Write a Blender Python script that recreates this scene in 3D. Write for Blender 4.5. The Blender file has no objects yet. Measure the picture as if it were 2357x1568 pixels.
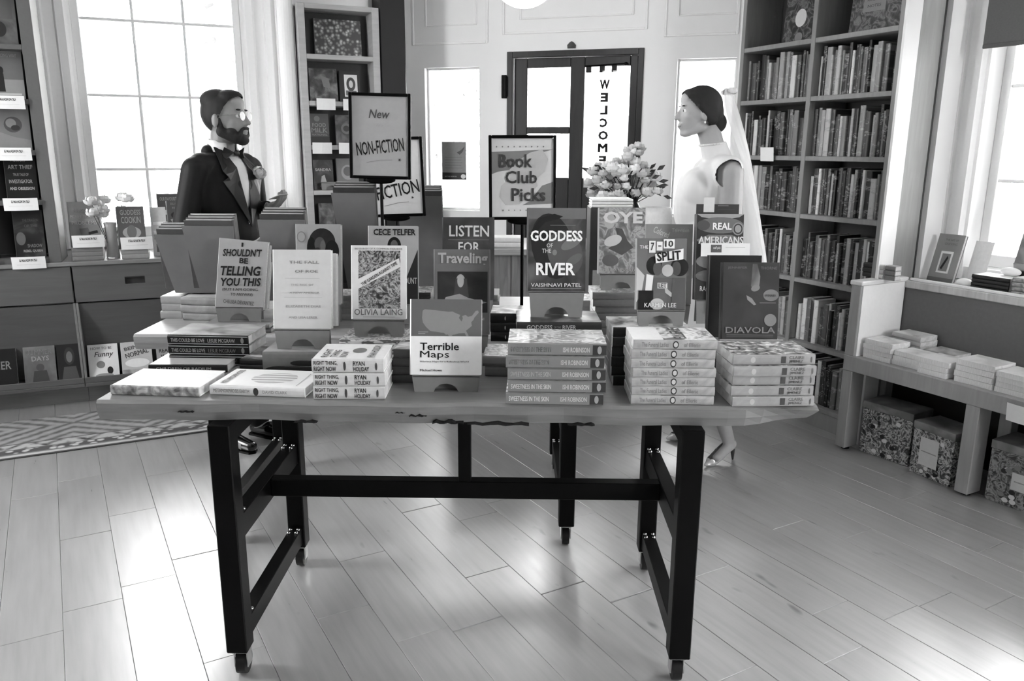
import bpy, bmesh, math, random
from mathutils import Vector, Matrix
rnd = random.Random(7)
C = bpy.context.scene.collection
S = bpy.context.scene
PI = math.pi
def R(d): return math.radians(d)

# ------------------------------------------------------------ camera, world, exposure
H, PITCH, ROLL, FPX = 1.45, R(13.5), R(0.35), 1833.0
cd = bpy.data.cameras.new('camera'); cam = bpy.data.objects.new('camera', cd); C.objects.link(cam)
cd.sensor_width = 36.0; cd.lens = FPX / 2357 * 36.0; cd.clip_start = 0.05; cd.clip_end = 300
cam.location = (0, 0, H)
cam.rotation_euler = (Matrix.Rotation(PI/2 - PITCH, 3, 'X') @ Matrix.Rotation(ROLL, 3, 'Z')).to_euler()
S.camera = cam
S.view_settings.view_transform = 'Standard'; S.view_settings.look = 'None'
S.view_settings.exposure = 1.15; S.view_settings.gamma = 1.0; S.view_settings.use_curve_mapping = False
S.cycles.max_bounces = 10; S.cycles.diffuse_bounces = 5; S.cycles.glossy_bounces = 4
S.cycles.sample_clamp_indirect = 6.0
SKY = 13.0
wd = bpy.data.worlds.new('overcast_sky'); S.world = wd; wd.use_nodes = True
_n = wd.node_tree.nodes; _n['Background'].inputs[0].default_value = (1, 1, 1, 1); _n['Background'].inputs[1].default_value = SKY

# real-world measuring of the photograph: a pixel's sight line met with a known plane
def ray(px, py):
    x, y = (px - 1178.5) / FPX, -(py - 784.0) / FPX
    c, s = math.cos(ROLL), math.sin(ROLL); x, y = c*x - s*y, s*x + c*y
    return Vector((x, math.cos(PITCH) + y*math.sin(PITCH), -math.sin(PITCH) + y*math.cos(PITCH)))
def flo(px, py, z=0.0):
    r = ray(px, py); t = (z - H) / r.z; return Vector((r.x*t, r.y*t, z))
def atY(px, py, Y):
    r = ray(px, py); t = Y / r.y; return Vector((r.x*t, Y, H + r.z*t))

# ------------------------------------------------------------ materials
def lin(g): return g/12.92 if g <= .04045 else ((g+.055)/1.055)**2.4
_mc = {}
def M(g, rough=.5, spec=.32, metal=0.0, bump=0.0, var=.06, scale=60.0, coat=0.0):
    """plain surface of display grey g with a little grain"""
    k = ('p', round(g, 3), rough, spec, metal, bump, var, scale, coat)
    if k in _mc: return _mc[k]
    m = bpy.data.materials.new('surface'); m.use_nodes = True; nt = m.node_tree; b = nt.nodes['Principled BSDF']
    b.inputs['Roughness'].default_value = rough; b.inputs['Metallic'].default_value = metal
    b.inputs['Specular IOR Level'].default_value = spec; b.inputs['Coat Weight'].default_value = coat
    tc = nt.nodes.new('ShaderNodeTexCoord'); nz = nt.nodes.new('ShaderNodeTexNoise'); nz.inputs['Scale'].default_value = scale
    nz.inputs['Detail'].default_value = 3
    nt.links.new(tc.outputs['Object'], nz.inputs['Vector'])
    cr = nt.nodes.new('ShaderNodeMapRange'); v = lin(g)
    cr.inputs['To Min'].default_value = v*(1-var*2); cr.inputs['To Max'].default_value = min(1, v*(1+var*2))
    nt.links.new(nz.outputs['Fac'], cr.inputs['Value']); nt.links.new(cr.outputs[0], b.inputs['Base Color'])
    if bump:
        bp = nt.nodes.new('ShaderNodeBump'); bp.inputs['Strength'].default_value = bump; bp.inputs['Distance'].default_value = .002
        nt.links.new(nz.outputs['Fac'], bp.inputs['Height']); nt.links.new(bp.outputs[0], b.inputs['Normal'])
    _mc[k] = m; return m
def ramp(nt, stops, src, interp='LINEAR'):
    r = nt.nodes.new('ShaderNodeValToRGB'); r.color_ramp.interpolation = interp
    e = r.color_ramp.elements
    while len(e) < len(stops): e.new(.5)
    for i, (p, g) in enumerate(stops): e[i].position = p; v = lin(g); e[i].color = (v, v, v, 1)
    nt.links.new(src, r.inputs['Fac']); return r
def P(kind, a=.2, b=.8, scale=30.0, rough=.45, seed=0.0, stretch=(1, 1, 1), mid=None):
    """printed pattern between two greys: blotch, cells, floral, stripes, print (rows of small type), wood"""
    k = (kind, a, b, scale, rough, seed, stretch, mid)
    if k in _mc: return _mc[k]
    m = bpy.data.materials.new('print_' + kind); m.use_nodes = True; nt = m.node_tree; bs = nt.nodes['Principled BSDF']
    bs.inputs['Roughness'].default_value = rough
    tc = nt.nodes.new('ShaderNodeTexCoord'); mp = nt.nodes.new('ShaderNodeMapping')
    mp.inputs['Location'].default_value = (seed*3.1, seed*1.7, seed*2.3); mp.inputs['Scale'].default_value = stretch
    nt.links.new(tc.outputs['Object'], mp.inputs['Vector'])
    if kind in ('blotch', 'floral', 'print', 'wood'):
        t = nt.nodes.new('ShaderNodeTexNoise'); t.inputs['Scale'].default_value = scale
        t.inputs['Detail'].default_value = {'blotch': 3, 'floral': 5, 'print': 1.5, 'wood': 4}[kind]
        t.inputs['Distortion'].default_value = {'blotch': .6, 'floral': 2.2, 'print': 0, 'wood': .6}[kind]
        out = t.outputs['Fac']
    elif kind == 'cells':
        t = nt.nodes.new('ShaderNodeTexVoronoi'); t.inputs['Scale'].default_value = scale; out = t.outputs['Distance']
    else:
        t = nt.nodes.new('ShaderNodeTexWave'); t.inputs['Scale'].default_value = scale; t.inputs['Distortion'].default_value = 1.5; out = t.outputs['Fac']
    nt.links.new(mp.outputs[0], t.inputs['Vector'])
    c = mid if mid is not None else (a+b)/2
    st = {'blotch': [(.3, a), (.5, c), (.7, b)], 'floral': [(.36, a), (.46, c), (.52, b), (.58, c), (.66, a)],
          'print': [(.44, b), (.53, a)], 'wood': [(.25, a), (.5, c), (.75, b)], 'cells': [(.1, b), (.35, c), (.6, a)], 'stripes': [(.3, a), (.6, b)]}[kind]
    r = ramp(nt, st, out)
    nt.links.new(r.outputs[0], bs.inputs['Base Color'])
    _mc[k] = m; return m
def emit(g, s):
    m = bpy.data.materials.new('lamp_glow'); m.use_nodes = True; b = m.node_tree.nodes['Principled BSDF']
    b.inputs['Base Color'].default_value = (g, g, g, 1); b.inputs['Emission Color'].default_value = (1, 1, 1, 1)
    b.inputs['Emission Strength'].default_value = s; return m
def glass_mat():
    m = bpy.data.materials.new('window_glass'); m.use_nodes = True; nt = m.node_tree
    for n in list(nt.nodes):
        if n.type == 'BSDF_PRINCIPLED': nt.nodes.remove(n)
    tr = nt.nodes.new('ShaderNodeBsdfTransparent'); gl = nt.nodes.new('ShaderNodeBsdfGlossy'); gl.inputs['Roughness'].default_value = .02
    fr = nt.nodes.new('ShaderNodeFresnel'); mx = nt.nodes.new('ShaderNodeMixShader')
    nt.links.new(fr.outputs[0], mx.inputs[0]); nt.links.new(tr.outputs[0], mx.inputs[1]); nt.links.new(gl.outputs[0], mx.inputs[2])
    nt.links.new(mx.outputs[0], nt.nodes['Material Output'].inputs[0]); return m
GLASS = glass_mat()
WHITE = M(.93, .45, var=.015); WALL = M(.92, .6, var=.015, scale=8); CEIL = M(.85, .8, var=.02)
SHELFW = P('wood', .56, .62, 6, .45, 1.0, (1, 1, 12)); SHELFD = P('wood', .44, .49, 5, .45, 2.0, (1, 1, 9))
BLACK = M(.012, .45, .12, var=.2); STEEL = M(.7, .2, .5, 1.0); PAGES = P('print', .76, .83, 600, .8, 0, (.05, .05, 1.6)); CARD = M(.9, .6, var=.02)
EASELM = M(.50, .6, var=.05, scale=40); DARK = M(.08, .5)

# ------------------------------------------------------------ mesh helpers
class MB:
    def __init__(s): s.v, s.f, s.m, s.sm = [], [], [], []
    def add(s, vs, fs, mi=0, mat=None, smooth=False):
        o = len(s.v)
        for p in vs: s.v.append(tuple(mat @ Vector(p)) if mat is not None else tuple(p))
        for f in fs: s.f.append([o+i for i in f]); s.m.append(mi); s.sm.append(smooth)
        return s
    def box(s, x0, x1, y0, y1, z0, z1, mi=0, mat=None):
        vs = [(x, y, z) for z in (z0, z1) for y in (y0, y1) for x in (x0, x1)]
        return s.add(vs, [(0,2,3,1), (4,5,7,6), (0,1,5,4), (2,6,7,3), (0,4,6,2), (1,3,7,5)], mi, mat)
    def bbox(s, x0, x1, y0, y1, z0, z1, b=.003, mi=0, mat=None):
        """box with chamfered edges"""
        b = min(b, (x1-x0)*.45, (y1-y0)*.45, (z1-z0)*.45)
        vs = []; idx = {}
        X = (x0, x1); Y = (y0, y1); Z = (z0, z1); sg = (1, -1)
        for i in (0,1):
            for j in (0,1):
                for k in (0,1):
                    for a in range(3):
                        p = [X[i]+sg[i]*b, Y[j]+sg[j]*b, Z[k]+sg[k]*b]
                        p[a] = (X[i], Y[j], Z[k])[a]
                        idx[(i,j,k,a)] = len(vs); vs.append(p)
        I = idx; F = []
        for s_ in (0,1):
            q = [(s_,0,0),(s_,1,0),(s_,1,1),(s_,0,1)]; F.append([I[c+(0,)] for c in (q if s_ else q[::-1])])
            q = [(0,s_,0),(0,s_,1),(1,s_,1),(1,s_,0)]; F.append([I[c+(1,)] for c in (q if s_ else q[::-1])])
            q = [(0,0,s_),(1,0,s_),(1,1,s_),(0,1,s_)]; F.append([I[c+(2,)] for c in (q if s_ else q[::-1])])
        for i in (0,1):
            for j in (0,1):
                F.append([I[(i,j,0,0)], I[(i,j,1,0)], I[(i,j,1,1)], I[(i,j,0,1)]])
                F.append([I[(i,0,j,0)], I[(i,1,j,0)], I[(i,1,j,2)], I[(i,0,j,2)]])
                F.append([I[(0,i,j,1)], I[(1,i,j,1)], I[(1,i,j,2)], I[(0,i,j,2)]])
                for k in (0,1): F.append([I[(i,j,k,0)], I[(i,j,k,1)], I[(i,j,k,2)]])
        return s.add(vs, F, mi, mat)
    def prism(s, pts, y0, y1, mi=0, mat=None):
        """polygon in x,z extruded along y"""
        n = len(pts)
        vs = [(x, y0, z) for x, z in pts] + [(x, y1, z) for x, z in pts]
        fs = [list(range(n)), list(range(2*n-1, n-1, -1))] + [(i, i+n, (i+1) % n + n, (i+1) % n) for i in range(n)]
        return s.add(vs, fs, mi, mat)
    def prismz(s, pts, z0, z1, mi=0, mat=None):
        n = len(pts)
        vs = [(x, y, z0) for x, y in pts] + [(x, y, z1) for x, y in pts]
        fs = [list(range(n-1, -1, -1)), list(range(n, 2*n))] + [(i, (i+1) % n, (i+1) % n + n, i+n) for i in range(n)]
        return s.add(vs, fs, mi, mat)
    def tube(s, p0, p1, r0, r1=None, n=14, mi=0, mat=None, smooth=True):
        r1 = r0 if r1 is None else r1; p0, p1 = Vector(p0), Vector(p1); d = (p1-p0).normalized()
        a = d.orthogonal().normalized(); b = d.cross(a)
        vs = [p + (a*math.cos(t)+b*math.sin(t))*r for p, r in ((p0, r0), (p1, r1)) for t in [2*PI*i/n for i in range(n)]]
        o = len(s.v); s.add(vs, [(i, (i+1) % n, (i+1) % n + n, i+n) for i in range(n)], mi, mat, smooth)
        s.add(vs, [list(range(n-1, -1, -1)), list(range(n, 2*n))], mi, mat)
        return s
    def lathe(s, prof, n=24, mi=0, mat=None, c=(0, 0, 0), smooth=True):
        vs = [(c[0]+r*math.cos(2*PI*i/n), c[1]+r*math.sin(2*PI*i/n), c[2]+z) for r, z in prof for i in range(n)]
        fs = [(k*n+i, k*n+(i+1) % n, (k+1)*n+(i+1) % n, (k+1)*n+i) for k in range(len(prof)-1) for i in range(n)]
        fs += [list(range(n-1, -1, -1)), [(len(prof)-1)*n+i for i in range(n)]]
        return s.add(vs, fs, mi, mat, smooth)
    def ell(s, c, r, n=14, k=9, mi=0, mat=None):
        prof = [(math.sin(PI*j/k), -math.cos(PI*j/k)) for j in range(1, k)]
        vs = [(c[0]+r[0]*q*math.cos(2*PI*i/n), c[1]+r[1]*q*math.sin(2*PI*i/n), c[2]+r[2]*z) for q, z in prof for i in range(n)]
        m = len(prof); vs += [(c[0], c[1], c[2]-r[2]), (c[0], c[1], c[2]+r[2])]
        fs = [(a*n+i, a*n+(i+1) % n, (a+1)*n+(i+1) % n, (a+1)*n+i) for a in range(m-1) for i in range(n)]
        fs += [((i+1) % n, i, m*n) for i in range(n)] + [((m-1)*n+i, (m-1)*n+(i+1) % n, m*n+1) for i in range(n)]
        return s.add(vs, fs, mi, mat, True)
    def mesh(s, name, mats):
        me = bpy.data.meshes.new(name); me.from_pydata(s.v, [], s.f)
        for m in (mats if isinstance(mats, (list, tuple)) else [mats]): me.materials.append(m)
        me.polygons.foreach_set('material_index', s.m); me.polygons.foreach_set('use_smooth', s.sm); me.update()
        return me
    def obj(s, name, mats, parent=None, loc=None, fix=False):
        me = s.mesh(name, mats)
        if fix:
            bm = bmesh.new(); bm.from_mesh(me); bmesh.ops.recalc_face_normals(bm, faces=bm.faces); bm.to_mesh(me); bm.free()
        return link(name, me, parent, loc)
def link(name, me, parent=None, loc=None, mat=None):
    o = bpy.data.objects.new(name, me); C.objects.link(o)
    if parent is not None: o.parent = parent
    if loc is not None: o.location = loc
    if mat is not None: o.matrix_local = mat
    if name in ('lettering', 'spine_lettering', 'spine_print', 'bolts', 'foot', 'cover_art'): o['kind'] = 'stuff'
    return o
def tag(o, label, cat, group=None, kind=None):
    if label: o['label'] = label
    if cat: o['category'] = cat
    if group: o['group'] = group
    if kind: o['kind'] = kind
    return o
def thing(name, label, cat, mat=None, group=None, loc=None, rz=0.0):
    o = bpy.data.objects.new(name, None); C.objects.link(o); o.empty_display_size = .05
    if mat is not None: o.matrix_world = mat
    else:
        if loc is not None: o.location = loc
        o.rotation_euler.z = rz
    return tag(o, label, cat, group)
def struct(o): o['kind'] = 'structure'; return o
def frame(ox, oy, ang, z=0.0): return Matrix.Translation((ox, oy, z)) @ Matrix.Rotation(ang, 4, 'Z')
L = frame(-2.6, 4.30, math.atan(.42)); D = frame(.4, 5.55, math.atan(-.31))
B = frame(1.525, 4.295, math.atan2(-1, .5)); N = frame(1.626, 3.776, R(-60.8))
def F(fr, u, v=0.0, z=0.0, rz=0.0): return fr @ Matrix.Translation((u, v, z)) @ Matrix.Rotation(rz, 4, 'Z')

# ------------------------------------------------------------ lettering
_tc = {}
def textdata(s, bold, it):
    dup_ = 0
    if ('M' in s or 'W' in s) and bold > 0: dup_, bold = bold, 0
    k = (s, bold, it, dup_)
    if k in _tc: return _tc[k]
    cu = bpy.data.curves.new('t', 'FONT'); cu.body = s; cu.resolution_u = 2; cu.offset = bold; cu.shear = it; cu.space_line = .85
    cu.align_x = 'CENTER'
    o = bpy.data.objects.new('t', cu); C.objects.link(o)
    dg = bpy.context.evaluated_depsgraph_get(); dg.update()
    me = bpy.data.meshes.new_from_object(o.evaluated_get(dg))
    vs = [tuple(v.co) for v in me.vertices]; fs = [list(p.vertices) for p in me.polygons]
    bpy.data.objects.remove(o); bpy.data.meshes.remove(me)
    if dup_:
        n0 = len(vs); vs = [(v[0]+sh, v[1], 0) for sh in (-dup_, 0, dup_) for v in vs]; fs = [[i+n0*c for i in f] for c in range(3) for f in fs]
    if vs:
        x0, x1 = min(v[0] for v in vs), max(v[0] for v in vs); y0, y1 = min(v[1] for v in vs), max(v[1] for v in vs)
        vs = [((v[0]-x0)/max(1e-6, x1-x0), (v[1]-y0)/max(1e-6, y1-y0)) for v in vs]
    _tc[k] = (vs, fs); return _tc[k]
_ac = {}
def art(items, w, h, parent, name='cover_art', y=-.0004, key=None, bold=.012):
    """flat print on a face lying in x 0..w, z 0..h, facing -y; item coordinates are fractions from the top-left corner"""
    if key and key in _ac:
        for n_, me in _ac[key]: link(n_, me, parent)
        return
    A, T = MB(), MB(); am, tm = [], []
    def slot(lst, m):
        if m not in lst: lst.append(m)
        return lst.index(m)
    def mt(g): return g if not isinstance(g, (int, float)) else M(g, .45, var=.03)
    for i, it in enumerate(items):
        yy = y - .00018*i; k = it[0]
        if k == 'r':
            x0, y0, x1, y1 = it[1:5]; A.add([(x0*w, yy, h*(1-y1)), (x1*w, yy, h*(1-y1)), (x1*w, yy, h*(1-y0)), (x0*w, yy, h*(1-y0))], [(0, 1, 2, 3)], slot(am, mt(it[5])))
        elif k == 'e':
            cx, cy, rx, ry = it[1:5]; ro = R(it[6]) if len(it) > 6 else 0; n = 22
            pts = []
            for j in range(n):
                a = 2*PI*j/n; ex, ey = rx*w*math.cos(a), ry*h*math.sin(a)
                pts.append((cx*w+ex*math.cos(ro)-ey*math.sin(ro), yy, h*(1-cy)+ex*math.sin(ro)+ey*math.cos(ro)))
            A.add(pts, [list(range(n))], slot(am, mt(it[5])))
        elif k == 'p':
            A.add([(x*w, yy, h*(1-q)) for x, q in it[1]], [list(range(len(it[1])))], slot(am, mt(it[2])))
        elif k == 't':
            yy = y - .00018*(len(items)+1) - .00002*i; s, x0, y0, x1, y1, g = it[1:7]; o = it[7] if len(it) > 7 else {}
            vs, fs = textdata(s, o.get('b', bold), o.get('i', 0)); ro = R(o.get('rot', 0)); c, sn = math.cos(ro), math.sin(ro)
            bw, bh = (x1-x0)*w, (y1-y0)*h; ccx, ccz = (x0+x1)/2*w, h*(1-(y0+y1)/2)
            if o.get('vert'): pass
            pp = [((p-.5)*bw, (q-.5)*bh) for p, q in vs]
            T.add([(ccx+p*c-q*sn, yy, ccz+p*sn+q*c) for p, q in pp], fs, slot(tm, mt(g)))
    out = []
    if A.v: me = A.mesh(name, am); link(name, me, parent); out.append((name, me))
    if T.v: me = T.mesh('lettering', tm); link('lettering', me, parent); out.append(('lettering', me))
    if key: _ac[key] = out

# ------------------------------------------------------------ books
LIE = Matrix(((0, 0, -1, 0), (1, 0, 0, 0), (0, -1, 0, 0), (0, 0, 0, 1)))   # cover up, spine to -y, head to -x
def book_parts(root, w, h, t, cover, spine=None, hard=True, items=None, spine_items=None, pages=None, key=None, back=None):
    """canonical book: front cover in y=0 facing -y, x 0..w from the spine, z 0..h, thickness along +y"""
    c = .0025 if hard else .0008; o = .003 if hard else 0.0
    k = ('bk', key)
    if key and k in _ac:
        for n_, me in _ac[k]: link(n_, me, root)
    else:
        m = MB(); sp = spine or cover
        m.bbox(0, w, 0, c, 0, h, .0012, 0); m.bbox(0, w, t-c, t, 0, h, .0012, 2)
        n = 7; pts = []
        bul = .0042 if hard else .0022
        for q_ in (0, .04, .12, .3, .5, .7, .88, .96, 1): pts.append((-bul*(1-abs(2*q_-1)**4), t*q_))
        pts += [(.003, t), (.003, 0)]
        m.prismz(pts, 0, h, 1)
        cm = m.obj('cover', [cover, sp, back or cover], root)
        p = MB(); p.box(.002, w-o, c, t-c, o, h-o)
        pm = p.obj('pages', pages or PAGES, root)
        if key: _ac[k] = [('cover', cm.data), ('pages', pm.data)]
    if items: art(items, w, h, root, key=('c', key) if key else None)
    if spine_items:
        e_key = ('s', key) if key else None
        if e_key and e_key in _ac:
            for n_, me in _ac[e_key]: link(n_, me, root)
        else:
            hold = []
            sub = bpy.data.objects.new('x', None)
            # spine print: lay along z at x = -bulge, facing -x; drawn in a strip of width h, height t
            A = MB(); T = MB(); am, tm = [], []
            for i, it in enumerate(spine_items):
                g = it[5] if it[0] != 't' else it[6]
                mt = g if not isinstance(g, (int, float)) else M(g, .45, var=.03)
                xx = -(.0046 if hard else .0025) - .00015*i
                if it[0] == 't':
                    if mt not in tm: tm.append(mt)
                    s_, x0, y0, x1, y1 = it[1:6]; vs, fs = textdata(s_, .015, 0)
                    T.add([(xx, ((y0+(1-q)*(y1-y0)))*t, h*(1-(x0+p*(x1-x0)))) for p, q in vs], [f[::-1] for f in fs], tm.index(mt))
                else:
                    if mt not in am: am.append(mt)
                    x0, y0, x1, y1 = it[1:5]
                    if it[0] == 'r': y0, y1 = max(y0, .09), min(y1, .91)
                    if it[0] == 'r': pl = [(x0, y0), (x1, y0), (x1, y1), (x0, y1)]
                    else: pl = [(x0+y1*0 + (x1)*math.cos(2*PI*j/14), y0 + y1*math.sin(2*PI*j/14)) for j in range(14)]
                    A.add([(xx, b_*t, h*(1-a_)) for a_, b_ in pl], [list(range(len(pl)))], am.index(mt))
            out = []
            if A.v: me = A.mesh('spine_print', am); link('spine_print', me, root); out.append(('spine_print', me))
            if T.v: me = T.mesh('spine_lettering', tm); link('spine_lettering', me, root); out.append(('spine_lettering', me))
            if e_key: _ac[e_key] = out
ORD = ['', 'first', 'second', 'third', 'fourth', 'fifth', 'sixth', 'seventh', 'eighth', 'ninth', 'tenth', 'eleventh', 'twelfth', 'thirteenth', 'fourteenth', 'fifteenth',
       'sixteenth', 'seventeenth', 'eighteenth', 'nineteenth', 'twentieth', 'twenty-first', 'twenty-second', 'twenty-third', 'twenty-fourth', 'twenty-fifth', 'twenty-sixth', 'twenty-seventh', 'twenty-eighth']
def stack(x, y, z, n, h, w, t, what, where, cover, spine, hard=True, top_items=None, spine_items=None, rz=0.0, jit=.006, group=None, name=None, fore=False, pages=None, jr=1.2, back=None):
    """n books lying flat; x is the middle of the spine's front edge, y the front edge, z what they rest on"""
    key = what; name = name or ('hardcover_book' if hard else 'paperback_book')
    for i in range(n):
        lvl = n - i
        pos = 'topmost' if lvl == 1 else ('lowest' if lvl == n else ORD[lvl] + ' down')
        lab = f'{what}, {pos} {where}' if n > 1 else f'{what} {where}'
        jx, jy = (rnd.uniform(-jit, jit), rnd.uniform(-jit, jit)) if n > 1 else (0, 0)
        m = Matrix.Translation((x+jx, y+jy, z+t*(i+1)+.0009*i)) @ Matrix.Rotation(rz+R(rnd.uniform(-jr, jr) if n > 1 else 0), 4, 'Z')
        if fore: m = m @ Matrix.Rotation(PI, 4, 'Z') @ Matrix.Translation((0, -w, 0))
        m = m @ Matrix.Translation((h/2, 0, 0)) @ LIE
        r = thing(name, lab, 'book', m, group)
        book_parts(r, w, h, t, cover, spine, hard, top_items, spine_items, key=key, pages=pages, back=back)
    return z + n*(t+.0009)

def easel(x, y, z, w, lh, tilt, label, fr=None, hh=.16, depth=.03, mat=None):
    """bent-board book stand: apron with a half-round thumb hole, ledge, leaning back rest and a rear foot; y is the front of the ledge's book"""
    M0 = Matrix.Translation((x, y, z)) if fr is None else fr @ Matrix.Translation((x, y, z))
    r = thing('book_easel', label, 'book stand', M0)
    m = MB(); hw = w/2; rr = min(.03, lh*.72)
    pts = [(-hw*.93, 0), (-rr*1.15, 0)] + [(-rr*1.15*math.cos(PI*i/10), rr*math.sin(PI*i/10)) for i in range(1, 10)] + [(rr*1.15, 0), (hw*.93, 0), (hw, lh), (-hw, lh)]
    sh = Matrix.Translation((0, -.006, 0)) @ Matrix.Shear('XY', 4, (0, 0)) 
    m2 = MB(); m2.prism(pts, -.0035, 0, 0, sh)
    m2.obj('apron', mat or EASELM, r, fix=True)
    m = MB(); m.bbox(-hw, hw, -.0095, depth, lh-.004, lh, .001); m.obj('ledge', mat or EASELM, r)
    MB().bbox(-hw*.93, hw*.93, depth-.004, depth-.001, 0, lh-.0045, .001).obj('back_apron', mat or EASELM, r)
    b = MB(); b.bbox(-hw*.9, hw*.9, 0, .004, 0, hh, .001, 0, Matrix.Translation((0, depth-.002, lh-.004)) @ Matrix.Rotation(-tilt, 4, 'X')); b.obj('back_rest', mat or EASELM, r)
    f = MB(); zt = lh + hh*math.cos(tilt)*.8; yt = depth + .004 + hh*math.sin(tilt)*.8
    a = Vector((0, yt, zt)); q = Vector((0, yt+.06, 0)); dd = (q-a)
    f.prism([(-hw*.4, 0), (hw*.4, 0), (hw*.15, zt), (-hw*.15, zt)], 0, .004, 0, Matrix.Translation((0, yt+.06, 0)) @ Matrix.Shear('XZ', 4, (0, 0)) @ Matrix.Rotation(math.atan2(.056, zt), 4, 'X'))
    f.obj('rear_strut', mat or EASELM, r, fix=True)
    return r
def standing(label, x0, x1, yt, yb, Y, cover, items, tilt=12, t=.022, spine=None, hard=True, key=None, ez=None, support=None, spine_items=None, z=None, elabel=None, lean=0.0, yaw=0.0, w=None, back=None):
    """a book leaning back on a stand; its front-bottom edge runs between pixels x0 and x1 on row yb at depth Y; ez = pixel row of the stand's foot"""
    a, b = atY(x0, yb, Y), atY(x1, yb, Y); zb = (a.z+b.z)/2 if z is None else z; ww = w or (b.x - a.x)
    k = ray((x0+x1)/2, yt); k = k.z/k.y; T = R(tilt)
    h = (H + k*Y - zb)/(math.cos(T) - k*math.sin(T))
    m = Matrix.Translation((a.x, Y, zb)) @ Matrix.Rotation(R(yaw), 4, 'Z') @ Matrix.Rotation(-T, 4, 'X') @ Matrix.Rotation(R(lean), 4, 'Y')
    r = thing('hardcover_book' if hard else 'paperback_book', label, 'book', m)
    book_parts(r, ww, h, t, cover, spine, hard, items, spine_items, back=back)
    zf = None
    if ez is not None:
        zf = atY((x0+x1)/2, ez, Y-.006).z
        easel((a.x+b.x)/2, Y, zf, ww*.96, zb-zf-.0005, T, elabel or 'bent board stand holding the ' + ' '.join(label.split()[:10]), depth=t*1.05+.003, hh=h*.6)
        if support:
            tz, what, cov, hard2 = support
            gap = zf - tz
            if gap > .012:
                n = max(1, round(gap/.026)); tt = gap/n - .0009
                stack((a.x+b.x)/2, Y-.045, tz, n, .222 if hard2 else .205, .15, tt, what, 'under ' + support_where(label), cov, None, hard2, jit=.004)
    return a.x, b.x, zb, h, zf
def support_where(l): return 'the stand of the ' + ' '.join(l.split()[:4])

# ============================================================ ROOM
CEIL_Z = 3.3
def W2(fr, u, v=0.0): p = fr @ Vector((u, v, 0)); return (p.x, p.y)
PA, PB = W2(L, -1.45, .62), W2(L, 2.03, .62)
PC, PD = W2(D, -1.22, 0), W2(D, 1.05, 0)
PE0 = W2(B, .54, .295); PE = W2(B, .537, -.004); PF = W2(N, .0, .60); PG = W2(N, 4.2, .60)
PH, PI_, PJ = (3.9, -3.4), (-3.9, -3.4), (-3.95, PA[1]-.05)
ring = [PJ, PA, PB, PC, PD, PE0, PE, PF, PG, PH, PI_]
floorm = MB(); floorm.prismz([(x*1.0, y*1.0) for x, y in [(-4.3, -3.8), (4.6, -3.8), (4.6, 2), (2.9, 5.2), (1.4, 6.3), (-2.0, 6.6), (-4.4, 5.2)]], -.06, -.014)
struct(floorm.obj('floor', M(.30, .7)))
FLO = bpy.data.objects['floor']
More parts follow.
